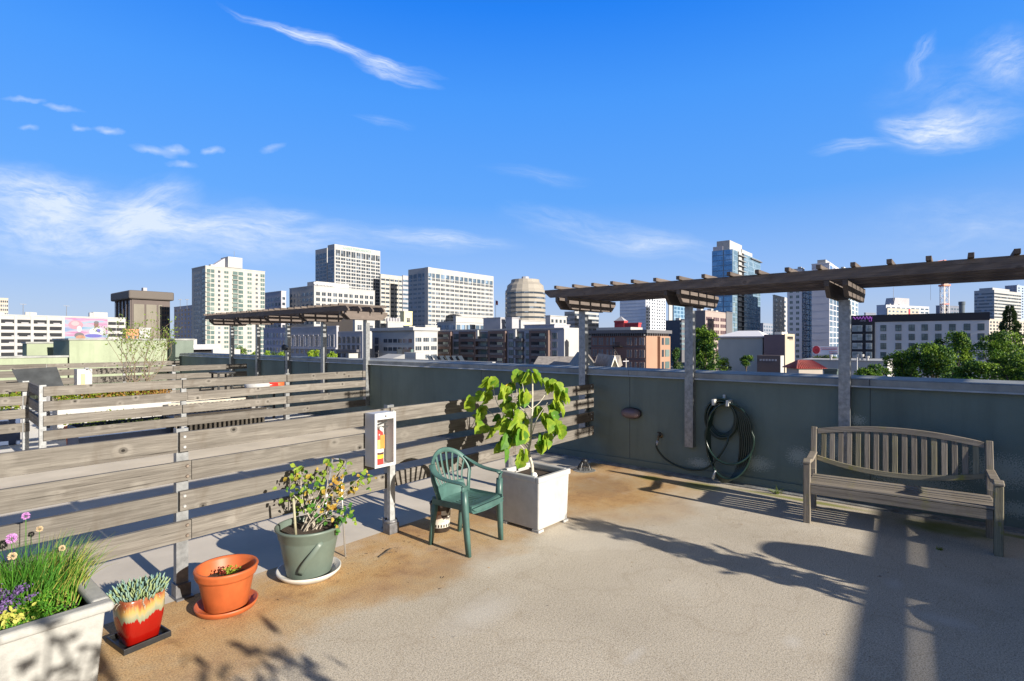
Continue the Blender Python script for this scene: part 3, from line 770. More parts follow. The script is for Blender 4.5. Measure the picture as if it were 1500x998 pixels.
FIG = leafmat('fig_leaf', (0.13, 0.29, 0.02), (0.44, 0.53, 0.05), trans=.5, scale=7)
FIGD = leafmat('fig_leaf_dark', (0.05, 0.15, 0.02), (0.14, 0.30, 0.035), trans=.3, scale=6)
FIGY = leafmat('fig_leaf_yellow', (0.62, 0.42, 0.03), (0.55, 0.55, 0.06), trans=.4, scale=6)
r = thing('fig_tree', 'young fig tree with big drooping yellow green leaves in the square white planter', 'tree', (px0 + S / 2 + .0, py0 + S / 2, .44))
random.seed(21)
stems = []
Rv = Vector((RX, RY, 0)); Fv = Vector((FX, FY, 0))
def fp(px, py, d=0.0):   # a spot in the fig's own plane (centre + d deeper)
    q = dp(px, py, 5.36 + d); return q - Vector((px0 + S / 2, py0 + S / 2, .44))
trunk = [fp(780, 697), fp(779, 680), fp(774, 662), fp(777, 645), fp(779, 610), fp(780, 580), fp(780, 555), fp(781, 548)]
stems.append((smooth_path(trunk, 4), .017, .005))
branches = [([fp(777, 650), fp(765, 640, -.05), fp(756, 620, -.1), fp(752, 600, -.12)], .007),
            ([fp(774, 664), fp(765, 655, -.1), fp(758, 648, -.16), fp(748, 640, -.2)], .006),
            ([fp(779, 625), fp(770, 605, .05), fp(759, 592, .08), fp(757, 570, .1)], .006),
            ([fp(780, 640), fp(792, 640, -.05), fp(799, 632, -.08), fp(806, 620, -.1), fp(812, 608, -.12)], .006),
            ([fp(780, 598), fp(790, 590), fp(800, 576, .02), fp(806, 565, .03)], .006),
            ([fp(776, 655), fp(750, 630, .1), fp(725, 610, .15), fp(706, 592, .18)], .006),
            ([fp(775, 660), fp(745, 618, 0), fp(728, 590, 0), fp(722, 565, .02)], .006),
            ([fp(780, 600), fp(772, 592, -.1), fp(768, 575, -.12), fp(765, 562, -.12)], .005),
            ([fp(778, 640), fp(786, 615, -.12), fp(795, 600, -.14), fp(802, 590, -.18)], .005)]
mb = MB()
for p_, r0, r1 in stems: mb.sweep(p_, [r0 + (r1 - r0) * i / (len(p_) - 1) for i in range(len(p_))], n=8, hint=None)
for p_, r0 in branches:
    q = smooth_path(p_, 4); mb.sweep(q, [r0 * (1 - .5 * i / (len(q) - 1)) for i in range(len(q))], n=6, hint=None)
mb.build('trunk', M('fig_bark', (.50, .46, .38), rough=.85, var=.25, scale=30), r, smooth=True)
FL = [(0, 0), (-.03, .2), (.12, .40), (.28, .50), (.42, .47), (.50, .36), (.60, .44), (.76, .38), (.88, .18), (1, 0), (.88, -.18), (.76, -.38), (.60, -.44), (.50, -.36), (.42, -.47), (.28, -.50), (.12, -.40), (-.03, -.2)]
clumps = [(722, 556, 5, .02), (710, 575, 4, .1), (735, 570, 5, 0), (705, 600, 5, .16), (697, 585, 2, .18), (712, 622, 3, .15), (745, 590, 4, .05), (755, 600, 5, -.05),
          (765, 548, 4, .05), (778, 546, 5, 0), (752, 560, 3, .1), (770, 575, 5, -.1), (792, 562, 2, 0),
          (808, 560, 5, .03), (818, 575, 6, .03), (812, 590, 4, .0), (752, 620, 6, -.12), (765, 630, 6, -.2), (742, 640, 5, -.2), (738, 655, 3, -.2),
          (800, 610, 6, -.12), (812, 625, 6, -.1), (795, 640, 5, -.1), (786, 655, 3, -.1), (770, 662, 3, -.12), (806, 600, 4, 0), (765, 610, 4, .1), (785, 600, 3, .12), (735, 610, 3, .1)]
ml = MB()
c0 = fp(775, 610)
for (cx, cy, n_, dd) in clumps:
    base = fp(cx, cy, dd)
    for _ in range(int(n_ * 1.25)):
        b_ = base + Vector((random.uniform(-.05, .05), random.uniform(-.06, .06), random.uniform(-.03, .05)))
        out = (b_ - c0); out.z = 0
        d = (out.normalized() * random.uniform(.1, .8) + Vector((random.uniform(-.5, .5), random.uniform(-.6, .3), random.uniform(-1.6, -.5)))).normalized()
        n = Vector((random.uniform(-.5, .5), -1 + random.uniform(-.3, .3), random.uniform(.1, .9)))
        Ls = random.uniform(.095, .16)
        kk = 2 if (cx, cy) == (752, 560) and _ < 2 else (1 if random.random() < .2 else 0)
        leafquad(ml, b_, d, n, Ls, Ls * .86, kk, fold=random.uniform(.3, .7), pts=FL)
ml.build('foliage', [FIG, FIGD, FIGY], r)

# ------------------------------------------------------------------ fire extinguisher cabinet and its stand post
cx0, cx1, cy0, cy1, cz0, cz1 = 2.90, 3.125, 3.985, 4.13, .67, 1.15
r = thing('extinguisher_cabinet', 'white metal fire extinguisher cabinet with clear front mounted on the fence', 'cabinet', (cx0, cy0, 0))
mb = MB(); W, D = cx1 - cx0, cy1 - cy0
mb.box(0, .004, 0, D, cz0, cz1); mb.box(W - .004, W, 0, D, cz0, cz1); mb.box(.004, W - .004, 0, D, cz0, cz0 + .004); mb.box(.004, W - .004, 0, D, cz1 - .004, cz1); mb.box(.004, W - .004, D - .004, D, cz0 + .004, cz1 - .004)
mb.build('case', WHITEM, r)
mb = MB(); fr = .022
mb.box(-.004, fr, -.008, -.001, cz0 - .004, cz1 + .004); mb.box(W - fr, W + .004, -.008, -.001, cz0 - .004, cz1 + .004)
mb.box(fr, W - fr, -.008, -.001, cz0 - .004, cz0 + fr); mb.box(fr, W - fr, -.008, -.001, cz1 - .055, cz1 + .004)
mb.build('door_frame', WHITEM, r)
MB().cyl((W / 2, -.008, cz1 - .028), (W / 2, -.013, cz1 - .028), .009, n=12).build('lock', GALVD, r)
gm, gnt, gb = newmat('clear_pane'); gb.inputs['Base Color'].default_value = (.2, .2, .2, 1); gb.inputs['Roughness'].default_value = .03; gb.inputs['Alpha'].default_value = .07
MB().box(fr, W - fr, -.005, -.003, cz0 + fr, cz1 - .055).build('pane', gm, r)
e = thing('fire_extinguisher', 'red fire extinguisher with yellow and white labels standing inside the white cabinet', 'fire extinguisher', (cx0 + .085, cy0 + .07, cz0 + .006))
RED = M('red_paint', (.62, .03, .02), rough=.3, var=.05)
MB().lathe([(.001, 0), (.047, .002), (.05, .01), (.05, .27), (.044, .295), (.025, .31), (.018, .325), (.018, .34), (.001, .34)], n=28).build('cylinder', RED, e, smooth=True)
MB().lathe([(.051, .10), (.051, .115)], n=28).build('black_band', BLACK, e)
MB().lathe([(.0513, .063), (.0513, .098)], n=28).build('yellow_label', M('yellow_label', (.75, .65, .03), rough=.4), e)
MB().lathe([(.0513, .118), (.0513, .15)], n=28).build('white_label', M('white_label', (.8, .8, .76), rough=.4), e)
MB().sweep([(.012, -.052, .152), (.012, -.052, .275)], .028, .003, n=6, hint=(0, 1, 0)).build('orange_label', M('orange_label', (.85, .32, .05), rough=.4), e)
MB().box(-.04, -.012, -.052, -.049, .155, .235).build('green_label', M('green_label', (.55, .62, .2), rough=.4), e)
mb = MB().obox((-.01, -.01, .335), (.10, -.03, .0), (0, .02, 0), (0, 0, .012)).obox((-.01, -.01, .355), (.09, -.03, .03), (0, .02, 0), (0, 0, .01)); mb.build('lever', BLACK, e)
MB().cyl((0, -.02, .335), (0, -.05, .335), .016, n=12).build('gauge', M('gauge', (.75, .75, .7), rough=.3), e)
MB().sweep(smooth_path([(-.015, 0, .34), (-.05, .01, .32), (-.062, .01, .25), (-.06, .01, .12)]), .009, n=8, hint=(0, 1, 0)).build('hose', BLACK, e, smooth=True)
r = thing('cabinet_post', 'grey square steel stand post with a bolted base under the extinguisher cabinet', 'post', (3.165, 4.10, 0))
MB().box(-.03, .03, -.03, .02, .0, .68).build('post', M('post_paint', (.36, .37, .37), rough=.5, var=.3, scale=15, metal=.2), r, bevel=.004)
MB().box(-.055, .055, -.058, .048, .0, .10).lathe([(.06, .10), (.066, .115), (.055, .13)], n=16).build('base', GALVD, r, bevel=.006)

# ------------------------------------------------------------------ brown ash bucket
r = thing('bucket', 'dark bucket with spotted brown and white label behind the green chair leg', 'bucket', (3.50, 3.78, 0))
MB().lathe([(.001, .006), (.085, .006), (.098, .26), (.104, .262), (.104, .275), (.094, .275), (.08, .02), (.001, .02)], n=32).build('body', M('dark_enamel', (.03, .022, .018), rough=.3, var=.4, scale=12), r, smooth=False)
def labelmat():
    m, nt, b = newmat('spotted_label'); t = NT(nt); tc = t.n('ShaderNodeTexCoord').outputs['Object']
    vo = t.n('ShaderNodeTexVoronoi'); vo.inputs['Scale'].default_value = 22; t.l(tc, vo.inputs['Vector'])
    sx = t.n('ShaderNodeSeparateXYZ'); t.l(tc, sx.inputs[0])
    c = t.ramp(vo.outputs['Color'], [(.30, (.03, .02, .018)), (.45, (.42, .2, .1)), (.6, (.55, .5, .42)), (.8, (.62, .60, .55))])
    c2 = t.mix(t.ramp(t.math('MULTIPLY', t.math('SUBTRACT', sx.outputs[2], .0), 1), [(.10, 1.0), (.14, 0.0)]), c, (.55, .52, .45))
    t.l(c2, b.inputs['Base Color']); b.inputs['Roughness'].default_value = .5; return m
MB().lathe([(.089, .05), (.097, .21)], n=32).build('label_wrap', labelmat(), r, smooth=True)
mb = MB()
for k in range(22):
    a = 2 * math.pi * k / 22; mb.obox((.0885 * math.cos(a), .0885 * math.sin(a), .055), (.012 * math.cos(a) * .2, .012 * math.sin(a) * .2, 0), (-.012 * math.sin(a), .012 * math.cos(a), 0), (0, 0, .025))
mb.build('slots', BLACK, r)

# ------------------------------------------------------------------ grey-green pot with rose bush
def pot_profile(rb, rt, H, lip=.03, liph=.05, t=.012):
    return [(.001, .004), (rb * .96, .0), (rb, .01), (rb + (rt - rb) * .80, H - liph - .01), (rt, H - liph), (rt + .004, H - liph * .5), (rt + lip * .5, H - .01), (rt + lip * .4, H), (rt - t, H), (rt - t - .004, H - .04), (rb - t, .04), (.001, .04)]
G = Vector((2.20, 3.86, 0))
r = thing('saucer', 'wide off-white plastic saucer under the grey green pot', 'saucer', G)
MB().lathe([(.001, .0), (.20, .0), (.235, .035), (.238, .052), (.228, .052), (.20, .014), (.001, .014)], n=48).build('dish', M('cream_plastic', (.55, .53, .48), rough=.45, var=.15, scale=9, dirt=.3), r, smooth=True)
r = thing('green_pot', 'large round grey green plastic pot with a rolled rim and a peeling flap', 'pot', G + Vector((0, 0, .016)))
r.scale = (.96, .96, 1)
MB().lathe([(.001, .004), (.165, .0), (.17, .01), (.222, .27), (.226, .285), (.232, .29), (.238, .34), (.256, .352), (.258, .366), (.245, .37), (.228, .362), (.222, .30), (.16, .05), (.001, .05)], n=56).build('body', GREENP, r, smooth=True)
fl = []
for i in range(9):
    t_ = i / 8; a = R_(-142 + 20 * math.sin(t_ * 1.5)); rr = .185 + .045 * t_ + .02 * math.sin(t_ * math.pi)
    fl.append((rr * math.cos(a + R_(26) * (t_ ** 2)), rr * math.sin(a + R_(26) * (t_ ** 2)), .05 + .24 * t_))
MB().sweep(fl, .022, .004, n=8, hint=(.6, .8, 0)).build('flap', GREENP, r, smooth=True)
MB().lathe([(.001, .33), (.222, .325)], n=40).build('soil', SOIL, r)
r = thing('wooden_stake', 'thin grey green bamboo stake poking out of the grey green pot', 'stake', G + Vector((-.155, -.09, .34)))
MB().cyl((0, 0, 0), (-.02, .0, .29), .010, .009, n=8).cyl((-.02, 0, .29), (-.0205, 0, .30), .006, n=8).build('stake', M('stake', (.32, .30, .2), rough=.8, var=.2, scale=20), r, smooth=True)
ROSE = leafmat('rose_leaf', (0.10, 0.22, 0.02), (0.32, 0.40, 0.05), trans=.35, scale=9)
ROSE2 = leafmat('rose_leaf_turning', (0.40, 0.21, 0.04), (0.48, 0.42, 0.07), trans=.35, scale=9)
ROSE3 = leafmat('rose_leaf_deep', (0.03, 0.12, 0.02), (0.08, 0.22, 0.03), trans=.3, scale=9)
r = thing('rose_bush', 'small rose bush with green and rust tinged leaves growing in the grey green pot', 'bush', G + Vector((0, 0, .33)))
random.seed(5)
def rp(px, py, d=0.0): return dp(px, py, 4.17 + d) - G - Vector((0, 0, .33))
tips = [(430, 695), (440, 690), (425, 720), (447, 712), (462, 700), (470, 715), (478, 730), (490, 712), (500, 705), (497, 725), (487, 745), (505, 745), (512, 755), (495, 765), (520, 712), (528, 700), (533, 706), (470, 735), (455, 735), (445, 745), (438, 735), (482, 680), (503, 682), (460, 748), (475, 755)]
mb = MB(); ml = MB()
for (a, b_) in tips:
    d = random.uniform(-.16, .16); tip = rp(a, b_, d); s0 = Vector((random.uniform(-.07, .07), random.uniform(-.06, .06), 0))
    mid = s0.lerp(tip, .5) + Vector((random.uniform(-.03, .03), random.uniform(-.03, .03), .03))
    pp = smooth_path([s0, mid, tip], 4); mb.sweep(pp, [.006 - .004 * i / (len(pp) - 1) for i in range(len(pp))], n=5, hint=None)
    kk0 = 1 if (a > 480 and b_ < 760) and random.random() < .5 else (2 if b_ > 725 and random.random() < .5 else 0)
    for _ in range(12):
        q = tip + Vector((random.gauss(0, .036), random.gauss(0, .036), random.gauss(0, .034)))
        kk = kk0 if random.random() < .7 else random.choice((0, 0, 1, 2))
        L_ = random.uniform(.028, .050)
        leafquad(ml, q, rdir(-.1), Vector((random.uniform(-.6, .6), -1, random.uniform(.2, 1.4))), L_, L_ * .75, kk)
mb.build('stems', BARK, r, smooth=True); ml.build('foliage', [ROSE, ROSE2, ROSE3], r)

r = thing('folding_stool', 'thin aluminium stool legs leaning on the fence behind the grey green pot', 'stool', (2.62, 4.06, 0))
def fr2(px, py, y): 
    x = reach(Vector((0, y, 0)), Vector((1, 0, 0)), px); return Vector((x - 2.62, y - 4.06, zat(py, x, y)))
ALU = M('aluminium', (.62, .62, .62), rough=.3, metal=.7, var=.1)
a, b_, c, d = fr2(477, 735, 3.98), fr2(487, 672, 4.10), fr2(509, 674, 4.10), fr2(500, 712, 3.99)
mb = MB().sweep([Vector((a.x, a.y - .06, .0)), a, b_], .008, n=8, hint=None); mb.build('rail', ALU, r, smooth=True)
MB().sweep([Vector((d.x, d.y - .06, .0)), d, c], .008, n=8, hint=None).build('rail', ALU, r, smooth=True)
MB().cyl(b_, c, .008, n=8).cyl(b_.lerp(a, .5), c.lerp(d, .75), .006, n=8).build('crossbar', GALVD, r, smooth=True)

# ------------------------------------------------------------------ orange pot
O = Vector((1.565, 3.80, 0))
r = thing('saucer', 'round orange plastic saucer under the orange flower pot', 'saucer', O); r.scale = (.95, .95, 1)
MB().lathe([(.001, 0), (.165, 0), (.187, .008), (.20, .03), (.205, .045), (.195, .046), (.178, .014), (.001, .014)], n=48).build('dish', ORANGE, r, smooth=True)
r = thing('orange_pot', 'bright orange plastic flower pot with thick rim next to the fence post', 'pot', O + Vector((0, 0, .016))); r.scale = (.93, .93, 1)
MB().lathe([(.001, .0), (.135, .0), (.14, .006), (.183, .205), (.184, .207), (.196, .209), (.204, .225), (.206, .25), (.212, .262), (.207, .271), (.192, .27), (.184, .25), (.13, .04), (.001, .04)], n=56).build('body', ORANGE, r, smooth=True)
MB().lathe([(.001, .185), (.176, .178)], n=36).build('soil', SOIL, r)
r = thing('seedling', 'tiny red and yellow green seedling in the orange pot', 'plant', O + Vector((.0, .0, .195)))
random.seed(9); ml = MB()
for (ox, oy, hh, kk, n_) in ((-.035, -.01, .085, 1, 26), (.02, .0, .075, 0, 60), (.045, .01, .05, 0, 40)):
    for _ in range(n_):
        t_ = random.random(); q = Vector((ox + random.gauss(0, .012 + .01 * (kk == 0)), oy + random.gauss(0, .014), hh * t_))
        leafquad(ml, q, rdir(.3), rdir(.6), .018, .011, kk)
ml.build('foliage', [leafmat('seedling_green', (.16, .3, .03), (.5, .48, .06)), leafmat('seedling_red', (.25, .03, .02), (.4, .06, .03))], r)

# ------------------------------------------------------------------ glazed red square pot with succulent
Q = Vector((1.06, 3.80, 0))
r = thing('square_tray', 'shallow black square tray under the red glazed pot', 'tray', Q, R_(6)); r.scale = (.84, .84, 1)
mb = MB().box(-.14, .14, -.14, .14, 0, .01)
frame_ring(mb, .15, .012, 0.0, .035); mb.build('tray', BLACK, r, bevel=.003)
def glaze():
    m, nt, b = newmat('red_drip_glaze'); t = NT(nt); tc = t.n('ShaderNodeTexCoord').outputs['Object']
    s = t.n('ShaderNodeSeparateXYZ'); t.l(tc, s.inputs[0])
    at = t.noise(tc, 9, 4, .7, sc=(1, 1, .05)); n2 = t.noise(tc, 12, 5, .7)
    z = t.math('ADD', s.outputs[2], t.math('MULTIPLY', t.math('SUBTRACT', at, .5), -.20))
    c = t.ramp(t.math('ADD', t.math('DIVIDE', t.math('ADD', z, t.math('MULTIPLY', t.math('SUBTRACT', n2, .5), .012)), .28), 0.0),
               [(0.0, (.20, .004, .002)), (.575, (.25, .007, .004)), (.60, (.20, .22, .15)), (.70, (.27, .27, .17)), (.80, (.45, .28, .09)), (.93, (.26, .07, .03)), (1.0, (.24, .06, .03))])
    c = t.mix(t.math('MULTIPLY', t.ramp(n2, [(.45, 0.0), (.7, .5)]), t.ramp(s.outputs[2], [(.16, 0.0), (.2, 1.0)])), c, (.42, .30, .12))
    t.l(c, b.inputs['Base Color']); b.inputs['Roughness'].default_value = .22; return m
r = thing('glazed_pot', 'square tapered pot with red drip glaze below tan bands holding blue succulents', 'pot', Q + Vector((0, 0, .012)), R_(6)); r.scale = (.77, .77, .98)
prof = [(.001, 0), (.108, 0), (.112, .004), (.124, .06), (.139, .13), (.147, .2), (.149, .255), (.149, .275), (.143, .281), (.134, .277), (.13, .24), (.1, .03), (.001, .03)]
o = MB().lathe(prof, n=48, power=.42).build('body', glaze(), r, smooth=True)
MB().lathe([(.001, .262), (.133, .25)], n=24, power=.42).build('soil', SOIL, r)
SUC = leafmat('blue_succulent', (0.11, 0.22, 0.22), (0.26, 0.38, 0.30), trans=.1, scale=12)
SUC2 = leafmat('green_succulent', (0.18, 0.27, 0.12), (0.34, 0.40, 0.20), trans=.15, scale=12)
r = thing('succulent', 'dense blue green finger-leaved succulent spilling over the red glazed pot', 'plant', Q + Vector((0, 0, .26))); r.scale = (.82, .82, .9)
random.seed(12); ml = MB()
for _ in range(430):
    a = random.uniform(0, 2 * math.pi); rr = .165 * math.sqrt(random.random())
    b0 = Vector((rr * math.cos(a), rr * .85 * math.sin(a), random.uniform(.0, .065) * (1 - .3 * rr / .165)))
    d = Vector((math.cos(a) * rr * 4.2 + random.gauss(0, .2), math.sin(a) * rr * 4.2 + random.gauss(0, .2), 1.0)).normalized()
    L_ = random.uniform(.035, .065)
    ml.sweep([b0, b0 + d * L_ * .5, b0 + d * L_ * .85, b0 + d * L_], [.004, .0062, .0048, .001], n=5, hint=None, k=0 if random.random() < .6 else 1)
ml.build('foliage', [SUC, SUC2], r, smooth=True)
ml = MB()
for _ in range(60):
    a = random.uniform(0, 2 * math.pi); b0 = Vector((.15 * math.cos(a), .14 * math.sin(a), random.uniform(-.01, .03)))
    d = Vector((math.cos(a), math.sin(a), random.uniform(-.8, .2))).normalized(); ml.sweep([b0, b0 + d * .02, b0 + d * .035 + Vector((0, 0, -.012))], [.002, .0016, .0006], n=4, hint=None)
ml.build('dead_leaves', BARK, r)

# ------------------------------------------------------------------ long white planter with herbs
LX0, LX1, LY0, LY1, LH = -.25, .835, 3.43, 4.08, .43
Lc = Vector(((LX0 + LX1) / 2, (LY0 + LY1) / 2, 0)); hx, hy = (LX1 - LX0) / 2, (LY1 - LY0) / 2
r = thing('long_planter', 'large off-white rectangular planter with a thick rounded rim in the near left corner', 'planter', Lc)
mb = MB()
vs = []
for (k_, z) in ((.90, 0.0), (.955, LH - .05)):
    for (sx, sy) in ((-1, -1), (1, -1), (1, 1), (-1, 1)): vs.append((sx * (hx - (1 - k_) * .5), sy * (hy - (1 - k_) * .5), z))
mb.add(vs, [(0, 3, 2, 1), (0, 1, 5, 4), (1, 2, 6, 5), (2, 3, 7, 6), (3, 0, 4, 7)])
STONE = M('cast_stone', (.34, .34, .325), rough=.85, var=.10, scale=30, bump=.25, bscale=140, dirt=.15)
mb.build('body', STONE, r, bevel=.008)
mb = MB()
rim = [(sx, sy) for sx, sy in ((-hx, -hy), (hx, -hy), (hx, hy), (-hx, hy))]
mb.box(-hx - .012, hx + .012, -hy - .012, -hy + .07, LH - .05, LH); mb.box(-hx - .012, hx + .012, hy - .07, hy + .012, LH - .05, LH)
mb.box(-hx - .012, -hx + .07, -hy + .07, hy - .07, LH - .05, LH); mb.box(hx - .07, hx + .012, -hy + .07, hy - .07, LH - .05, LH)
o = mb.build('rim', STONE, r, bevel=.02); o.modifiers['bevel'].segments = 4
MB().box(-hx + .06, hx - .06, -hy + .06, hy - .06, .25, LH - .11).build('soil', SOIL, r)
GR = [leafmat('chive_green', (0.04, 0.17, 0.02), (0.13, 0.34, 0.035), trans=.35, scale=8), leafmat('chive_yellow', (0.30, 0.36, 0.05), (0.42, 0.40, 0.12), trans=.35, scale=8)]
random.seed(30)
r = thing('chives', 'tall clump of grassy chive blades with pink flower heads in the long planter', 'herb', Vector((.55, 3.88, LH - .1)))
mb = MB()
def blade(mb, b0, d, L, w, droop, k):
    p = Vector(b0); d = Vector(d).normalized(); pts = [p.copy()]; s = 5
    for i in range(s):
        p = p + d * (L / s); d = (d + Vector((d.x, d.y, 0)) * .12 - Vector((0, 0, droop * (i + 1) / s))).normalized(); pts.append(p.copy())
    mb.sweep(pts, [w * (1 - i / (s + .3)) for i in range(s + 1)], n=3, hint=None, k=k)
for _ in range(1100):
    x = random.gauss(0, .13); y = random.gauss(.02, .07)
    x = max(-.42, min(.2, x)); lean = x * 1.3 + random.gauss(0, .22)
    L_ = random.uniform(.18, .40) * (1 - .2 * abs(x))
    blade(mb, (x, y, random.uniform(0, .03)), (lean, random.gauss(-.05, .25), 1), L_, .0036, random.uniform(.0, .35), 1 if (x > .08 and random.random() < .5) or random.random() < .06 else 0)
mb.build('blades', GR, r)
PINK = M('chive_flower', (.52, .25, .55), rough=.8, var=.35, scale=90); TAN = M('seed_head', (.55, .42, .26), rough=.9, var=.3, scale=90)
def head(parent, q, rad, mat, n_=220, nm='flower'):
    mb = MB()
    for _ in range(n_):
        d = rdir(.2); leafquad(mb, Vector(q) + d * rad * .55, d, rdir(), rad * .5, rad * .2)
    mb.build(nm, mat, parent)
ro = Vector((.55, 3.88, LH - .1))
for (a, b_, dd, m_, rd) in ((38, 756, 2.95, PINK, .020), (17, 789, 2.8, PINK, .026), (58, 775, 2.95, TAN, .016), (18, 815, 2.75, TAN, .02), (91, 803, 2.95, TAN, .016)):
    q = dp(a, b_, dd) - ro; head(r, q, rd, m_)
    MB().sweep([q, Vector((q.x * .8, q.y * .5, 0))], .002, n=4, hint=None).build('flower_stalk', GR[0], r)
r = thing('parsley', 'low mat of bright green feathery herbs filling the front of the long planter', 'herb', Vector((.40, 3.66, LH - .1)))
mb = MB(); PAR = [leafmat('parsley_green', (0.04, 0.17, 0.015), (0.13, 0.36, 0.03), trans=.3, scale=14), leafmat('parsley_light', (0.18, 0.36, 0.03), (0.36, 0.50, 0.07), trans=.3, scale=14)]
for _ in range(5200):
    x = random.uniform(-.5, .31); y = random.uniform(-.15, .17)
    zt = .085 + .03 * mnoise.noise(Vector((x * 9, y * 9, 0))) + .035 * (y > .0) + (.03 if x < 0 else 0)
    if x > .22 and random.random() < .6: continue
    z = zt * random.random() ** .5
    leafquad(mb, (x, y, z), rdir(.8), rdir(.8), random.uniform(.012, .024), random.uniform(.005, .011), 1 if random.random() < .3 else 0)
mb.build('foliage', PAR, r)
r = thing('sage', 'pale yellow leaved sprig of sage among the green herbs', 'herb', Vector((.47, 3.60, LH - .02)))
mb = MB(); random.seed(3)
for _ in range(60):
    leafquad(mb, (random.gauss(0, .03), random.gauss(0, .03), random.uniform(-.02, .06)), rdir(-.1), (random.uniform(-.5, .5), -1, 1), random.uniform(.022, .036), .014, 0)
mb.build('foliage', leafmat('sage_leaf', (.42, .44, .07), (.62, .58, .16), trans=.3, scale=9), r)
r = thing('lavender', 'purple lavender spikes leaning from the left edge of the long planter', 'herb', Vector((.40, 3.72, LH)))
mb = MB(); PUR = [M('lavender_bloom', (.07, .04, .13), rough=.8, var=.45, scale=70), M('lavender_bloom_light', (.17, .10, .27), rough=.8, var=.35, scale=70)]
for s in range(26):
    p0 = Vector((random.uniform(-.2, .04), random.uniform(-.10, .12), random.uniform(-.02, .04))); d = Vector((1, random.uniform(-.2, .25), random.uniform(.35, .8))).normalized(); L_ = random.uniform(.1, .2)
    for _ in range(85):
        t_ = random.random(); q = p0 + d * L_ * t_ + Vector((random.gauss(0, .007), random.gauss(0, .007), random.gauss(0, .007)))
        leafquad(mb, q, rdir(.3), rdir(), .012, .008, random.choice((0, 0, 1)))
mb.build('blooms', PUR, r)

# ------------------------------------------------------------------ little weeds and litter on our deck
WEED = leafmat('weed_leaf', (.14, .22, .03), (.36, .40, .10))
for (lab, q, n_, rad, hh) in (('dry yellow weed tuft at the foot of the wall left of the bench', Vector((6.86, 1.62, 0)), 22, .05, .13), ('tiny green weed sprouting from the deck under the bench', gp(1378, 806), 14, .03, .05)):
    r = thing('weed', lab, 'weed', q); mb = MB(); random.seed(n_)
    for _ in range(n_): blade(mb, (random.gauss(0, .012), random.gauss(0, .015), 0), (random.gauss(0, .35), random.gauss(0, .6), 1), hh * random.uniform(.5, 1), .004, .3, 0)
    mb.build('blades', WEED, r)
random.seed(77); mb = MB()
for _ in range(420):
    c_ = random.choice(((530, 835, .45, .14), (560, 815, .35, .12), (620, 790, .3, .1), (930, 735, .5, .3), (1060, 780, .8, .5), (1250, 860, .9, .4), (700, 800, .7, .4)))
    q = gp(c_[0], c_[1]) + Vector((random.gauss(0, c_[2]), random.gauss(0, c_[3] * 1.3), 0)); s_ = random.uniform(.002, .0065) * (1.8 if random.random() < .08 else 1)
    if q.y > 4.12 or q.x > 6.88: continue
    leafquad(mb, (q.x, q.y, .004), (random.uniform(-1, 1), random.uniform(-1, 1), .1), (0, 0, 1), s_ * 2.6, s_, 0 if random.random() < .6 else 1)
tag(mb.build('leaf_litter', [M('litter', (.07, .05, .035), rough=.9, var=.4, scale=9), M('litter_tan', (.30, .2, .1), rough=.9, var=.3, scale=9)]), 'scattered crumbs of dead leaf and soil on the stained deck', 'litter', kind='stuff')
r = thing('twig', 'thin dark twig lying on the stained deck right of the grey green pot', 'twig', gp(567, 811))
MB().sweep([(-.10, -.02, .006), (-.03, .0, .01), (.04, .03, .012), (.09, .05, .006)], .004, n=5, hint=None).sweep([(-.02, 0, .01), (.02, -.02, .012), (.03, -.04, .006)], .002, n=4, hint=None).build('twig', BARKD, r)
# ================================================================== THE NEIGHBOURS' ROOF TERRACES
def on(px, Y):  # point on a wall plane of constant Y
    return reach(Vector((0, Y, 0)), Vector((1, 0, 0)), px)
# slatted timber planter beds behind the second fence
PALE = wood('pale_slat_wood', (.62, .58, .5), (.36, .31, .25), knots=False)
for (lab, x0, x1, y0, y1, h, n_) in (('long pale slatted planter bed with dark gaps just behind the second fence', 3.4, 5.0, 10.35, 11.0, .52, 20),
                                     ('second slatted planter bed farther back behind the second fence', 3.9, 5.6, 12.2, 12.8, .55, 20)):
    r = thing('slatted_planter', lab, 'planter', (x0, y0, 0), group=None)
    MB().box(.03, x1 - x0 - .03, .03, y1 - y0 - .03, 0, h - .06).build('body', BLACK, r)
    MB().box(0, x1 - x0, -.02, 0, h - .04, h).box(0, x1 - x0, y1 - y0, y1 - y0 + .03, h - .04, h).build('rail', PALE, r)
    for k in range(n_):
        x = (x1 - x0) * (k + .1) / n_; MB().box(x, x + (x1 - x0) / n_ * .45, -.012, .012, .02, h - .042).build('slat', PALE, r)
# big dark blue planter trough with soil and herbs
r = thing('trough', 'long dark blue planter trough of soil behind the second fence at left', 'planter', (2.15, 10.6, 0))
NAVY = M('navy_trough', (.035, .06, .13), rough=.4, var=.2)
mb = MB(); mb.box(0, 1.9, 0, .02, 0, .42); mb.box(0, 1.9, .7, .72, 0, .42); mb.box(0, .02, .02, .7, 0, .42); mb.box(1.88, 1.9, .02, .7, 0, .42); mb.build('sides', NAVY, r)
MB().box(.02, 1.88, .02, .7, 0, .36).build('soil', SOIL, r)
mb = MB(); random.seed(2)
for _ in range(500): leafquad(mb, (random.uniform(.1, 1.8), random.uniform(.1, .62), .37 + random.random() * .06), rdir(.5), rdir(.5), .04, .02)
mb.build('seedlings', leafmat('dark_herb', (.03, .05, .02), (.09, .12, .03)), r)
HEDG = [leafmat('sedum_green', (.12, .20, .02), (.34, .40, .04), scale=5), leafmat('sedum_rust', (.30, .14, .04), (.45, .28, .08), scale=5)]
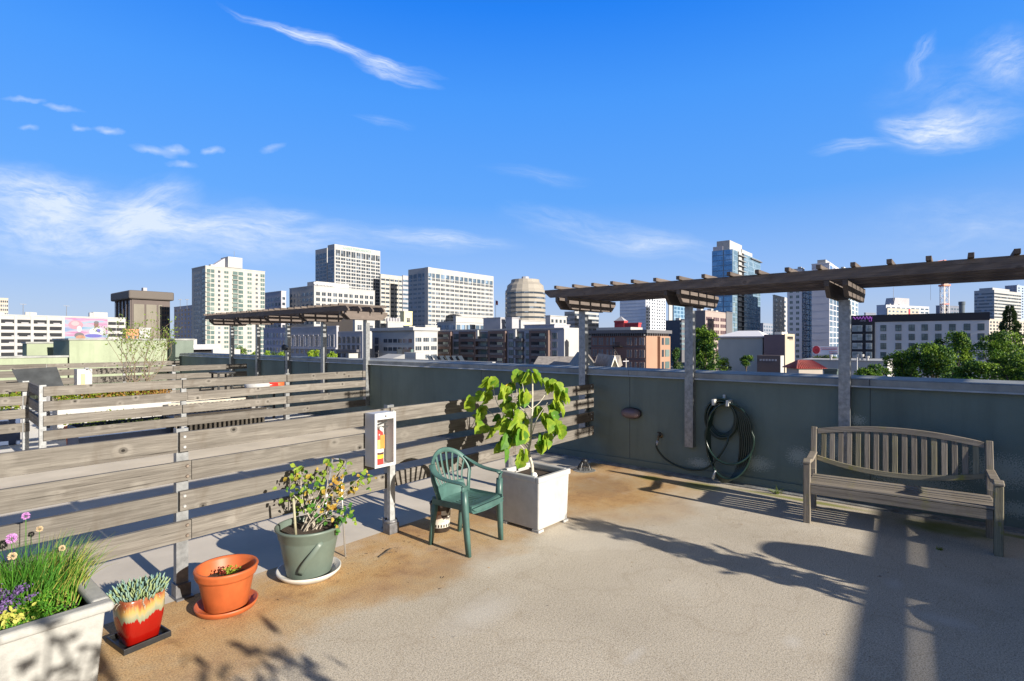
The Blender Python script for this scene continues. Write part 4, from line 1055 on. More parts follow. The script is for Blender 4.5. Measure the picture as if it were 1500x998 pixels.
def lowbed(name, label, x0, x1, y, z0, h, n_, mix_, pot=None):
    r = thing(name, label, 'plants', (x0, y, 0)); mb = MB()
    for _ in range(n_):
        x = random.uniform(0, x1 - x0); leafquad(mb, (x, random.gauss(.2, .1), z0 + h * random.random() ** .7 * (1 + .3 * mnoise.noise(Vector((x * 3, 0, 0))))), rdir(.2), rdir(), .05, .035, 1 if random.random() < mix_ * x / (x1 - x0) + .1 else 0)
    mb.build('foliage', HEDG, r)
    if pot: MB().box(0, x1 - x0, 0, .42, 0, z0).build('box', pot, r, bevel=.01)
    return r
lowbed('planter_bed', 'low bed of green and rust sedum in a long box before the third fence', 2.25, 4.1, 12.6, .62, .25, 2600, .9, WHITEP)
lowbed('planter_bed', 'bright green clipped plant in a box behind the left fence', 1.1, 1.75, 12.6, .60, .30, 900, 0, NAVY)
for i, (x, y, c) in enumerate(((2.30, 11.55, 'a'), (2.62, 11.6, 'b'), (2.95, 11.6, 'c'))):
    r = thing('terracotta_pot', ['leftmost small terracotta pot with a green plant behind the second fence', 'middle small terracotta pot with a green plant behind the second fence', 'rightmost small terracotta pot with a green plant behind the second fence'][i], 'pot', (x, y, 0), group='terracotta pots behind the second fence')
    MB().lathe([(.001, 0), (.11, 0), (.14, .30), (.155, .30), (.155, .36), (.13, .36), (.12, .30), (.001, .3)], n=20).build('body', ORANGE, r, smooth=True)
    mb = MB()
    for _ in range(120): leafquad(mb, (random.gauss(0, .08), random.gauss(0, .08), .36 + abs(random.gauss(0, .08))), rdir(.3), rdir(), .05, .03, 0)
    mb.build('foliage', HEDG, r)
# black tilted panel, white cupboard
P0 = Vector((on(18, 14.6), 14.6, 0)); P1 = on(88, 14.6)
r = thing('black_panel', 'tilted black ribbed board propped in front of the third fence at far left', 'panel', P0)
W = P1 - P0.x
MB().prism([(0, 0, 1.20), (W * .93, 0, 1.23), (W, -.35, .84), (.08, -.35, .88)], (0, .02, .03)).build('board', M('black_board', (.05, .055, .06), rough=.6, var=.3, scale=4), r)
for x in (.2, W - .2): MB().box(x - .03, x + .03, -.05, -.01, 0, 1.1).build('prop', GALVD, r)
x0 = on(113, 15.2); x1 = on(135, 15.2)
r = thing('white_cupboard', 'small white cupboard with a tan panel standing before the third fence', 'cupboard', (x0, 15.2, 0))
MB().box(0, x1 - x0, 0, .3, 0, 1.17).build('body', WHITEP, r); MB().box((x1 - x0) * .25, (x1 - x0) * .52, -.015, -.001, .72, 1.06).build('panel', M('tan_panel', (.52, .42, .22), var=.1), r)
# black bench, white/orange/red pots by the parapet
x0 = on(318, 14.2); x1 = on(345, 14.2)
r = thing('metal_table', 'low black metal table standing on the far terrace left of the pergola posts', 'table', (x0, 14.2, 0))
mb = MB().box(0, x1 - x0, 0, .5, .98, 1.02); mb.build('top', BLACK, r)
mb = MB().box(.05, x1 - x0 - .05, .05, .45, .75, .80).build('shelf', BLACK, r)
for a in (.06, x1 - x0 - .06):
    for b_ in (.06, .44): MB().box(a - .02, a + .02, b_ - .02, b_ + .02, 0, .98).build('leg', BLACK, r)
for (a, c, lab, nm, s) in ((378, WHITEP, 'white round bowl showing between the boards of the second fence', 'bowl', .28), (393, RED, 'red round bowl between the white bowl and the orange pot', 'bowl', .24), (404, ORANGE, 'orange pot next to the red bowl on the far terrace', 'pot', .2)):
    y = 12.0; x = on(a, y); r = tag(MB().lathe([(.001, .66), (s * .7, .68), (s, .80), (s * .96, .86), (s * .8, .88), (.001, .86)], n=24).build(nm, c, smooth=True), lab, nm)
    r.location = (x, y, 0)
r = thing('plant_stand', 'low black plant stand carrying the white red and orange bowls', 'stand', (on(365, 12.0), 12.0, 0))
MB().box(0, on(412, 12.0) - on(365, 12.0), -.3, .3, .63, .66).build('top', BLACK, r)
for a in (.05, on(412, 12.0) - on(365, 12.0) - .05):
    for b_ in (-.25, .25): MB().box(a - .02, a + .02, b_ - .02, b_ + .02, 0, .63).build('leg', BLACK, r)
# bare branching shrub
r = thing('bare_shrub', 'tall bare twiggy shrub with few green leaves in front of the pale green wall', 'shrub', (on(192, 13.6), 13.6, 0))
random.seed(44); mb = MB(); ml = MB()
def grow(p, d, L, rad, lvl):
    pts = [p.copy()]; 
    for i in range(4):
        d = (d + Vector((random.gauss(0, .13), random.gauss(0, .13), .05))).normalized(); p = p + d * L / 4; pts.append(p.copy())
    mb.sweep(pts, [rad * (1 - .12 * i) for i in range(5)], n=5, hint=None)
    if lvl >= 1 and p.z > .9:
        for _ in range(7 if lvl < 3 else 9):
            if random.random() < .38:
                q = pts[random.randrange(1, 5)] + Vector((random.gauss(0, .04), random.gauss(0, .04), random.gauss(0, .04))); leafquad(ml, q, rdir(), rdir(), .05, .028, 0)
    if lvl < 4:
        for _ in range(2 if lvl else 3):
            nd = (d + Vector((random.gauss(0, .45), random.gauss(0, .3), random.uniform(-.05, .25)))).normalized(); grow(p.copy(), nd, L * random.uniform(.62, .85), rad * .6, lvl + 1)
for _ in range(5): grow(Vector((random.gauss(0, .06), random.gauss(0, .06), .2)), Vector((random.gauss(0, .20), random.gauss(0, .16), 1)).normalized(), .70, .016, 0)
mb.build('branches', M('twig_bark', (.17, .13, .09), rough=.9, var=.3, scale=30), r); ml.build('foliage', leafmat('shrub_leaf', (.12, .22, .03), (.32, .40, .08)), r)
MB().box(-.3, .3, -.3, .3, 0, .5).build('box', WHITEP, r, bevel=.01)
# second chair silhouette by the far parapet and a camera-like spotlight on the pergola post
r = thing('spotlight', 'small black spotlight clamped to the middle post of the left pergola', 'light', (6.85, 13.2, 1.62))
MB().box(-.05, .05, -.12, .06, -.05, .05).cyl((0, -.12, .02), (-.12, -.2, .03), .05, .07, n=12).build('head', BLACK, r); MB().cyl((0, 0, -.05), (.02, 0, -.75), .008, n=6).build('cable', BLACK, r)

# ================================================================== THE CITY
Z0 = -14.05
WINS = {}
GL_D = glass('dark_window', (.035, .045, .06), light=.35)
GL_B = glass('blue_window', (.06, .09, .13), light=.25)
GL_G = glass('green_window', (.085, .125, .125), (.24, .29, .27), light=.2)
GL_SKY = glass('sky_glass', (.10, .22, .36), (.42, .55, .68), rough=.08, metal=.55, light=.2)
GL_SKY2 = glass('pale_sky_glass', (.16, .25, .30), (.46, .54, .54), rough=.12, metal=.45, light=.2)
def wallm(name, c, var=.07): return M(name, c, rough=.85, var=var, scale=.12, dirt=.12)
CW = wallm('white_facade', (.38, .38, .38)); CC = wallm('cream_facade', (.40, .39, .36)); CG = wallm('grey_facade', (.34, .34, .37)); CB = wallm('brown_facade', (.11, .09, .085))
CD = wallm('charcoal_facade', (.12, .12, .135)); CL = wallm('lavender_facade', (.42, .41, .45)); CP = wallm('pinkish_facade', (.33, .27, .25)); CT = wallm('tan_facade', (.42, .38, .33)); CBK = wallm('brick_facade', (.22, .12, .10)); CO = wallm('orange_plaster', (.33, .20, .14))
ROOFG = wallm('roof_gravel', (.38, .38, .37))
SHINGLE = M('shingle', (.28, .25, .22), rough=.95, var=.3, scale=2.5)
class Bld:
    def __init__(s, name, label, cat, pxL, pxC, pxR, ytop, D, wall, rot=0.0, z0=Z0, roof=True, group=None, mul=False):
        s.c = dp(pxC, 500, D); s.c.z = 0; a = R_(rot)
        s.u = Vector((math.cos(a), math.sin(a), 0)); s.v = Vector((-math.sin(a), math.cos(a), 0)); s.D = D
        s.W = reach(s.c, s.u, pxR) if pxR > pxC else 0; s.L = reach(s.c, s.v, pxL) if pxL < pxC else 0
        s.W = s.W or 12.0; s.L = s.L or 12.0
        s.H = CH + (500 - ytop) / FOC * D; s.z0 = z0
        s.r = thing(name, label, cat, (s.c.x, s.c.y, z0), group=group); s.wins = []
        s.blk('wall', 0, s.W, 0, s.L, z0, s.H, wall)
        rs = random.Random(int(pxC * 7 + D))
        if roof and D > 150 and s.W > 7 and s.L > 7:
            for _ in range(3):
                a_, b_ = s.W * rs.uniform(.08, .75), s.L * rs.uniform(.08, .6); s.blk('roof_unit', a_, a_ + rs.uniform(1.5, 3.5), b_, b_ + rs.uniform(1.5, 3.5), s.H + .5, s.H + rs.uniform(1.3, 2.6), ROOFG)
        if roof: s.blk('roof_edge', -.15, s.W + .15, -.15, s.L + .15, s.H - .02 * 0, s.H + .5, wall)
    def blk(s, name, a0, a1, b0, b1, z0, z1, mat, bevel=0):
        mb = MB(); o = s.u * a0 + s.v * b0; mb.obox((o.x, o.y, z0 - s.z0), s.u * (a1 - a0), s.v * (b1 - b0), (0, 0, z1 - z0)); return mb.build(name, mat, s.r, bevel=bevel)
    def fblk(s, face, name, t0, t1, z0, z1, d0, d1, mat):   # block on a facade, t along the face, d outward
        if face == 'R': return s.blk(name, t0, t1, -d1, -d0, z0, z1, mat)
        return s.blk(name, -d1, -d0, t0, t1, z0, z1, mat)
    def tpx(s, face, px):
        return reach(s.c, s.u if face == 'R' else s.v, px)
    def zpy(s, face, t, py):
        p = s.c + (s.u if face == 'R' else s.v) * t; return zat(py, p.x, p.y)
    def win(s, face, t, z, w, h, mat, kind='plain', frame=None):
        p = (s.u * t if face == 'R' else s.v * t); s.wins.append((face, t, z, w, h, mat, kind, frame))
    def grid(s, face, t0, t1, n, ztop, fh, rows, wf, hf, mat, kind='plain', frame=None, skip=None, first_h=None):
        st = (t1 - t0) / n
        for j in range(rows):
            z = ztop - fh * (j + .5)
            for i in range(n):
                if skip and skip(i, j): continue
                s.win(face, t0 + st * (i + .5), z, st * wf, fh * hf, mat, kind, frame)
    def flush(s, name='window'):
        # the panes that show largest become parts, the remainder one merged part
        W = sorted(s.wins, key=lambda q: -(q[3] * q[4]) / max((s.c + (s.u if q[0] == 'R' else s.v) * q[1]).length, 1) ** 2)
        nkeep = 100 if len(W) > 104 else len(W)
        cache = {}
        def shape(mb, q, T):
            face, t, z, w, h, mat, kind, frame = q
            def bx_(x0, x1, z0, z1, d0, d1, k):
                vs = [T @ Vector((x, d, zz)) for zz in (z0, z1) for d in (d0, d1) for x in (x0, x1)]
                mb.add(vs, [(0, 1, 3, 2), (4, 6, 7, 5), (0, 4, 5, 1), (2, 3, 7, 6), (0, 2, 6, 4), (1, 5, 7, 3)], k)
            if kind == 'plain': bx_(-w / 2, w / 2, -h / 2, h / 2, .0, .06, 0)
            elif kind == 'tri':
                for k in range(3): bx_(-w / 2 + w * (k / 3 + .03), -w / 2 + w * ((k + 1) / 3 - .03), -h / 2, h / 2, 0, .06, 0)
            elif kind == 'duo':
                for k in range(2): bx_(-w / 2 + w * (k / 2 + .03), -w / 2 + w * ((k + 1) / 2 - .03), -h / 2, h / 2, 0, .06, 0)
            elif kind == 'framed':
                bx_(-w / 2, w / 2, -h / 2, h / 2, 0, .05, 0); f_ = max(.07, w * .05)
                bx_(-w / 2 - f_, -w / 2, -h / 2 - f_, h / 2 + f_, 0, .14, 1); bx_(w / 2, w / 2 + f_, -h / 2 - f_, h / 2 + f_, 0, .14, 1)
                bx_(-w / 2, w / 2, h / 2, h / 2 + f_, 0, .14, 1); bx_(-w / 2, w / 2, -h / 2 - f_, -h / 2, 0, .2, 1)
                bx_(-f_ / 2, f_ / 2, -h / 2, h / 2, .05, .1, 1); bx_(-w / 2, w / 2, -f_ / 2 + h * .1, f_ / 2 + h * .1, .05, .09, 1)
        def xf(q):
            face, t, z = q[:3]; d = s.u if face == 'R' else s.v; n = -s.v if face == 'R' else -s.u
            x = d if d.cross(n).z > 0 else -d
            T = Matrix((x, n, Vector((0, 0, 1)))).transposed().to_4x4(); p = d * t; T.translation = (p.x, p.y, z - s.z0); return T
        for q in W[:nkeep]:
            key = (round(q[3], 3), round(q[4], 3), q[5].name, q[6], q[7].name if q[7] else '')
            if key not in cache:
                mb = MB(); shape(mb, q, Matrix.Identity(4)); o = mb.build(name, [q[5]] + ([q[7]] if q[7] else []), s.r); cache[key] = o
            else: o = cache[key].copy(); col.objects.link(o); o.parent = s.r
            o.matrix_local = xf(q)
        if len(W) > nkeep:
            mats = []; mb = MB()
            for q in W[nkeep:]:
                m2 = MB(); shape(m2, q, xf(q))
                for mm in (q[5], q[7]):
                    if mm and mm not in mats: mats.append(mm)
                for f, k in zip(m2.f, m2.m): mb.f.append([len(mb.v) + i for i in f]); mb.m.append(mats.index(q[5] if k == 0 else q[7]))
                mb.v.extend(m2.v)
            tag(mb.build('window_grid', mats, s.r), kind='stuff')
        return s
def text(parent, body, size, loc, xdir, mat, name='lettering', depth=.05, up=Vector((0, 0, 1)), shear=0):
    cu = bpy.data.curves.new(name, 'FONT'); cu.body = body; cu.size = size; cu.extrude = depth; cu.shear = shear; cu.align_x = 'CENTER'; cu.align_y = 'CENTER'
    tmp = bpy.data.objects.new(name, cu); col.objects.link(tmp); dg = bpy.context.evaluated_depsgraph_get(); me = bpy.data.meshes.new_from_object(tmp.evaluated_get(dg)); bpy.data.objects.remove(tmp)
    me.materials.clear(); me.materials.append(mat); o = bpy.data.objects.new(name, me); col.objects.link(o); o.parent = parent
    x = Vector(xdir).normalized(); T = Matrix((x, up, x.cross(up))).transposed().to_4x4(); T.translation = loc; o.matrix_local = T; return o

# -- far left cream tower
b = Bld('apartment_tower', 'cream tower with brown window bands at the left edge behind the garage', 'tower', -8, -2, 12, 437, 520, CT)
b.grid('R', 0, b.W, 5, b.H - 1, 4.0, 12, .7, .5, GL_D); b.flush()
# -- white parking garage with the painted wall
b = Bld('parking_garage', 'long white parking garage with open decks and a pink and blue painted wall', 'garage', -40, -34, 184, 461, 245, CW)
T1 = b.tpx('R', 92.5); T2 = b.tpx('R', 157.5)
cols = [-34, -1, 23, 47, 70.5, 92.5]
DARK = M('opening_shade', (.02, .022, .028), rough=.9, var=.3, scale=1)  # near-black slabs stand for the shade inside openings and recesses
fh = 3.13
for j in range(6):
    z1 = b.H - 1.85 - j * fh
    for a, c in zip(cols[:-1], cols[1:]):
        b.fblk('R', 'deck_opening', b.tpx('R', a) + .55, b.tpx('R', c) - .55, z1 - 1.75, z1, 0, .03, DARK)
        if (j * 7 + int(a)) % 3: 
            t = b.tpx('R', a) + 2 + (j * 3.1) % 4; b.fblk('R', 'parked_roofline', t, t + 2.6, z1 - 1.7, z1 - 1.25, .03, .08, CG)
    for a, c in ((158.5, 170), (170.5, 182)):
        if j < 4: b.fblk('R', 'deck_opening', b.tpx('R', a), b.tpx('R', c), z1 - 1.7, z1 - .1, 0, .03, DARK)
for a in cols[1:]: b.fblk('R', 'pier', b.tpx('R', a) - .5, b.tpx('R', a) + .5, Z0, b.H, .03, .5, CW)
def muralmat():
    m, nt, bb = newmat('mural_paint'); t = NT(nt); tc = t.n('ShaderNodeTexCoord').outputs['Object']
    w1 = t.noise(tc, 1.0, 5, .6, sc=(.05, .05, .42)); w2 = t.noise(tc, 1.0, 3, .5, sc=(.11, .1, .7))
    c = t.ramp(w1, [(.34, (.10, .19, .33)), (.45, (.19, .29, .36)), (.52, (.31, .25, .33)), (.58, (.33, .13, .24)), (.66, (.16, .17, .33))])
    c = t.mix(t.ramp(w2, [(.48, 0.0), (.54, .5), (.6, 0.0)]), c, (.36, .22, .34)); t.l(c, bb.inputs['Base Color']); bb.inputs['Roughness'].default_value = .8; return m
mu = b.fblk('R', 'mural', T1 + .3, T2, Z0 + 2, b.H - .3, .0, .12, muralmat())
def disc(bd, px, py, rw, rh, mat, d=.14, n=18, nm='mural_figure'):
    t = bd.tpx('R', px); z = bd.zpy('R', t, py); p = bd.u * t - bd.v * d
    P = [(p + bd.u * (rw * math.cos(2 * math.pi * k / n)) + Vector((0, 0, z - bd.z0 + rh * math.sin(2 * math.pi * k / n)))) for k in range(n)]
    MB().prism(P, -bd.v * .02).build(nm, mat, bd.r)
SK = M('mural_skin', (.13, .075, .06), var=.2, scale=1); SKL = M('mural_light_skin', (.28, .15, .10), var=.2, scale=1); PNK = M('mural_pink', (.34, .17, .22), var=.1); MW = M('mural_white', (.36, .38, .40), var=.05); MBL = M('mural_blue', (.08, .08, .30), var=.2); MHAIR = M('mural_dark', (.10, .09, .11), var=.2)
disc(b, 111, 476, 3.0, 2.3, PNK); disc(b, 116, 482, 1.0, 1.6, MW, .17); disc(b, 110, 474, 1.6, 1.2, M('mural_rose', (.36, .26, .29), var=.1), .17)
disc(b, 143, 486, 3.6, 2.1, MW); disc(b, 141, 476, 1.0, 1.4, SK, .17); disc(b, 141, 472.5, 1.05, .7, MHAIR, .19); disc(b, 144, 484.5, .9, .9, MBL, .17)
disc(b, 137, 492, 3.6, .9, MBL, .17); disc(b, 116, 491.5, 2.0, 1.5, MHAIR, .17); disc(b, 118, 494.5, 2.0, 1.2, SKL, .19); disc(b, 147, 499, 3.4, 1.1, SKL, .17); disc(b, 134, 501, 2.0, 1.3, MHAIR, .19); disc(b, 110, 500, 3.0, 1.4, MHAIR, .2)
t0 = b.tpx('R', 139); t1 = b.tpx('R', 160); b.blk('stair_tower', t0, t1, 3, 9, b.H, b.H + 3.1, CW); b.blk('stair_vent', t0 - 1.6, t0 - .05, 3, 5, b.H, b.H + 2.8, CG)
for px_ in (38.5, 103):
    t = b.tpx('R', px_); p = b.c + b.u * t + b.v * 8
    r = thing('roof_lamp', 'tall thin lamp post on the garage roof ' + ('at left' if px_ < 50 else 'above the painted wall'), 'street lamp', (p.x, p.y, b.H + .5))
    MB().cyl((0, 0, 0), (0, 0, 5.4), .14, .10, n=6).build('pole', GALVD, r); MB().box(-1.2, 1.2, -.2, .2, 5.4, 5.6).build('lamp_head', GALVD, r)
# -- brown office with heavy cap
b = Bld('office_block', 'brown office block with a heavy overhanging dark cap and tan panels', 'building', 168, 193, 249, 438, 380, CB, roof=False)
t = b.W; fh = 3.4
b.blk('roof_cap', -2.2, b.W + 2.2, -2.2, b.L + 2.2, b.H, b.H + 6.2, M('cap_brown', (.10, .085, .075), var=.15), bevel=.9)
for k in range(3): b.fblk('R', 'tan_panel', b.W * (.04 + k * .32), b.W * (.04 + k * .32 + (.27 if k < 2 else .1)), Z0, b.H - 3.5, 0, .6, wallm('dusty_tan', (.19, .175, .145)))
for k in range(5): b.fblk('L', 'pilaster', b.L * (.02 + k * .2), b.L * (.05 + k * .2), Z0, b.H, 0, .8, CB)
b.grid('R', b.W * .70, b.W * .98, 4, b.H - 4, fh, 16, .62, .6, GL_D); b.grid('L', .5, b.L, 5, b.H - 1, 3.4, 16, .7, .95, GL_B); b.flush()
MB_ = b; b.blk('roof_box', b.W * .35, b.W * .45, 5, 9, b.H + 6.2, b.H + 9, CG)
# -- small orange and white buildings
b = Bld('small_building', 'small terracotta and white building below the brown office', 'building', 180, 184, 203, 484, 200, wallm('terracotta_wall', (.52, .24, .13)))
b.grid('R', 0, b.W, 2, b.H - 1.5, 3.2, 1, .35, .7, GL_D); b.flush()
b = Bld('small_building', 'small white flat-roofed building right of the terracotta wall', 'building', 202, 204, 220, 482, 205, CW)
b.flush()
# -- cream apartment tower
b = Bld('apartment_wing', 'lower lavender grey wing with a grid of small windows left of the cream tower', 'building', 255, 300, 303, 446, 352, CL)
b.grid('L', 0, b.L, 9, b.H - 1, 3.0, 22, .42, .55, GL_D); b.flush()
for px_ in (264, 274):
    p = dp(px_, 446, 345); r = thing('roof_mast', 'thin floodlight mast ' + ('left' if px_ < 270 else 'right') + ' of the pair on the lavender wing', 'mast', (p.x, p.y, p.z)); MB().cyl((0, 0, -3), (0, 0, 3), .12, n=6).build('pole', GALVD, r); MB().box(-1, 1, -.2, .2, 2.9, 3.2).build('lamp_head', GALVD, r)
b = Bld('apartment_tower', 'tall cream apartment tower with green glass bays and a white rooftop penthouse', 'tower', 281, 301, 388, 390, 337, CC)
fh = 3.0; Wd = b.W
def seg(a): return b.tpx('R', a)
ztop = b.H - 1.2
b.grid('L', 1, b.L * .75, 6, ztop - 2, fh, 19, .42, .55, GL_D)
def col_(a, c, mat, wf=.9, hf=.72, n=1): b.grid('R', seg(a), seg(c), n, ztop, fh, 19, wf, hf, mat, 'duo')
b.grid('L', b.L * .0 + .1, 1.0 + b.L * .2, 1, ztop, fh, 19, .9, .72, GL_G)
col_(302, 315, GL_G, .92, .74); col_(319, 323, GL_D, .9, .5); col_(328, 335, GL_G, .95, .55); col_(340, 357, GL_G, .96, .76); col_(362, 369, GL_G, .95, .58); col_(374, 378, GL_D, .85, .5); col_(381, 388, GL_G, .92, .72)
for j in range(19):
    z = ztop - fh * (j + .5) - .9
    b.fblk('R', 'balcony', seg(340), seg(349), z - .55, z - .3, .07, 1.1, CC); b.fblk('R', 'balcony', seg(302) - .6, seg(307), z - .55, z - .35, .07, .9, CC)
b.flush()
b.blk('penthouse', seg(337), seg(358), 3, 14, b.H + 1.2, b.H + 8.2, CW); b.blk('penthouse_neck', seg(340), seg(355), 4, 13, b.H, b.H + 1.3, CG)
o = MB().prism([Vector((0, 0, 0)) + b.u * seg(320) + b.v * 8 + Vector((0, 0, b.H - Z0)), b.u * seg(337) + b.v * 8 + Vector((0, 0, b.H - Z0)), b.u * seg(337) + b.v * 8 + Vector((0, 0, b.H + 7.5 - Z0)), b.u * seg(320) + b.v * 8 + Vector((0, 0, b.H + 2 - Z0))], b.v * 6).build('sloped_roof', CL, b.r)
MB().cyl(b.u * seg(348) + b.v * 5 + Vector((0, 0, b.H + 8 - Z0)), b.u * seg(348) + b.v * 5 + Vector((0, 0, b.H + 12.5 - Z0)), .12, n=6).build('antenna', GALV, b.r)
# -- hospital-like white mid-rise pair
b = Bld('office_block', 'blue shaded mid-rise block with square windows right of the cream tower', 'building', 384, 412, 419, 427, 395, CL)
b.grid('L', 0, b.L, 6, b.H - 3, 4.1, 11, .55, .55, GL_B); b.grid('R', 0, b.W, 1, b.H - 3, 4.1, 11, .6, .5, GL_D); b.flush()
b = Bld('office_block', 'white mid-rise block with rows of square windows and dishes on its roof', 'building', 424, 460, 549, 419, 380, CW)
b.grid('L', 0, b.L, 6, b.H - 3.2, 4.1, 11, .5, .52, GL_B); b.grid('R', .8, b.W - .8, 11, b.H - 3.2, 4.1, 11, .70, .60, GL_D, 'duo'); b.flush()
b.blk('penthouse', b.W * .12, b.W * .66, 8, 20, b.H, b.H + 4.5, CW)
for k in range(7):
    q = b.u * (b.W * (.06 + k * .05)) + b.v * 4 + Vector((0, 0, b.H + 2.2 - Z0))
    MB().lathe([(.001, 0), (.8, .15), (1.3, .5)], n=14).lathe([(.12, -2), (.12, 0)], n=6).build('dish', WHITEM, b.r).matrix_local = Matrix.Translation(q) @ Matrix.Rotation(R_(70), 4, (1, 0, 0))
# -- tall white tower with lettering
for (lab, L, C, Rr, yt, D, let) in (('slim rear slab of the tall white tower left of its lettered front', 462, 479, 489, 363, 640, False), ('tall white office tower with lettering along the top edge', 480, 490, 557, 357.5, 590, True)):
    b = Bld('office_tower', lab, 'tower', L, C, Rr, yt, D, CW, roof=False)
    fh = 4.0 * D / 590
    nL = 3 if not let else 2
    zt = b.H - 5.2
    n_ = 9 if let else 1
    for face, n1, e in (('L', nL, b.L), ('R', n_, b.W)):
        st = (e - 1.2) / n1
        for i in range(n1): b.win(face, .9 + st * (i + .5), zt - 4.0, st * .88, 6.6, GL_D if face == 'R' else GL_B, 'duo')
        for j in range(17 if let else 14):
            for i in range(n1): b.win(face, .9 + st * (i + .5), zt - 10.2 - j * fh, st * .88, fh * .66, GL_D if face == 'R' else GL_B, 'duo')
    b.flush()
    if let: text(b.r, 'KAISER PERMANENTE', 3.9, b.u * (b.W * .48) - b.v * .3 + Vector((0, 0, b.H - 2.7 - Z0)), b.u, M('sign_green', (.30, .45, .42), var=.1), depth=.15)
# -- ribbed white slab behind
b = Bld('office_tower', 'white ribbon-windowed tower between the lettered tower and the big white block', 'tower', 556, 557.5, 590, 402, 620, CC)
for j in range(16):
    z = b.H - 4.5 - j * 5.2
    b.fblk('R', 'ribbon_window', .5, b.W - .5, z - 2.3, z, 0, .06, GL_D)
for k in range(6): b.fblk('R', 'fin', b.W * k / 5 - .4, b.W * k / 5 + .4, Z0, b.H - 3, .06, .5, CC)
b = Bld('office_tower', 'shaded side of the ribbon-windowed tower, painted grey, next to the big white block', 'tower', 589, 590, 600, 404, 615, CG)
for j in range(16): z = b.H - 4.5 - j * 5.2; b.fblk('R', 'ribbon_window', .3, b.W - .3, z - 2.3, z, 0, .06, GL_B)  # tower's side face, its shade put into the grey wall colour
# -- big white block with chamfered corner
b = Bld('office_block', 'big white office block with chamfered corner and long rows of small windows', 'building', 598, 627, 723, 391.5, 470, CW, roof=False)
fh = 4.0
ch = 6.0
for j in range(12):
    z = b.H - 8.8 - fh * j - 1.6
    b.grid('R', ch * .2 + 1.5, b.W - .8, 14, z + fh / 2, fh, 1, .86, .52, GL_D, 'tri')
    b.grid('L', 2, b.L - .5, 4, z + fh / 2, fh, 1, .8, .42, GL_B, 'tri')
b.grid('R', ch * .2 + 1.5, b.W - .8, 14, b.H - 4.8, 4.2, 1, .78, .92, GL_B); b.grid('L', 2, b.L - .5, 4, b.H - 4.8, 4.2, 1, .78, .92, GL_B)
b.flush()
cp = [Vector((0, 0, 0)) + b.u * ch * .35 - b.v * .5, b.u * ch * 1.0 - b.v * .02, b.v * ch - b.u * .02, b.v * ch * .45 - b.u * .6]
MB().prism([q + Vector((0, 0, .0)) for q in (b.u * 4.5 - b.v * .25, b.v * 4 - b.u * .6, -b.u * 1.6 - b.v * .8 + b.u * 1.0)][::1], (0, 0, b.H - Z0 + .02)).build('corner_bay', CW, b.r)
for j in range(13):
    z = b.H - (6.9 if j == 0 else 8.8 + fh * (j - 1) + 1.6); hh = 3.6 if j == 0 else 1.8
    q0 = -b.u * .62 - b.v * .85 + Vector((0, 0, z - Z0 - hh / 2)); MB().obox(q0 + b.u * .3, b.u * 4.0 + b.v * .45, b.v * -.1, (0, 0, hh)).build('bay_window', GL_B, b.r)
text(b.r, 'THE ORDWAY', 3.0, b.u * (b.W * .5) - b.v * .25 + Vector((0, 0, b.H - 2.9 - Z0)), b.u, M('pale_sign', (.66, .60, .55), var=.1), depth=.1) if False else None
for k in range(9): b.fblk('R', 'faded_letter', b.W * (.40 + k * .026), b.W * (.40 + k * .026 + .016), b.H - 3.6, b.H - 1.9, 0, .08, M('pale_sign', (.70, .62, .56), var=.1) if k == 0 else bpy.data.materials['pale_sign'])
p = dp(726, 470, 440); r = thing('flagpole', 'flagpole with a small red flag right of the big white office block', 'flag', (p.x, p.y, p.z))
MB().cyl((0, 0, -6), (0, 0, 17), .15, n=6).build('pole', WHITEM, r)
mb = MB().prism([(0, 0, 12.5), (1.5, 0, 13.2), (3, 0, 12.7), (3, 0, 16.2), (1.5, 0, 16.7), (0, 0, 16.3)], (0, .05, 0)); mb.build('flag_cloth', M('flag_red', (.70, .25, .25), var=.3, scale=2), r)
MB().box(.05, 1.3, -.08, -.02, 14.6, 16.3).build('canton', M('flag_blue', (.06, .08, .3)), r)
# -- rounded striped tower
c = dp(769.5, 500, 440); c.z = 0; rr = 29.5 / FOC * 440
r = thing('round_tower', 'rounded tan tower with dark window bands and a stepped top', 'tower', (c.x, c.y, Z0)); Hh = CH + (500 - 427) / FOC * 440 - Z0
prf = [(rr, 0), (rr, Hh), (rr * .93, Hh + 1.5), (rr * .90, Hh + 4.5), (rr * .72, Hh + 7), (rr * .70, Hh + 9.3), (.01, Hh + 9.6)]
o = MB().lathe(prf, n=20).build('wall', M('tan_concrete', (.30, .275, .24), var=.08), r); o.rotation_euler[2] = .2
for j in range(17): z = Hh - 3.0 - j * 3.9; o = MB().lathe([(rr + .12, z), (rr + .12, z + 1.5)], n=20).build('ribbon_window', GL_D, r); o.rotation_euler[2] = .2
MB().lathe([(3, Hh + 9.3), (3, Hh + 12), (.01, Hh + 12)], n=8).build('roof_box', CG, r)

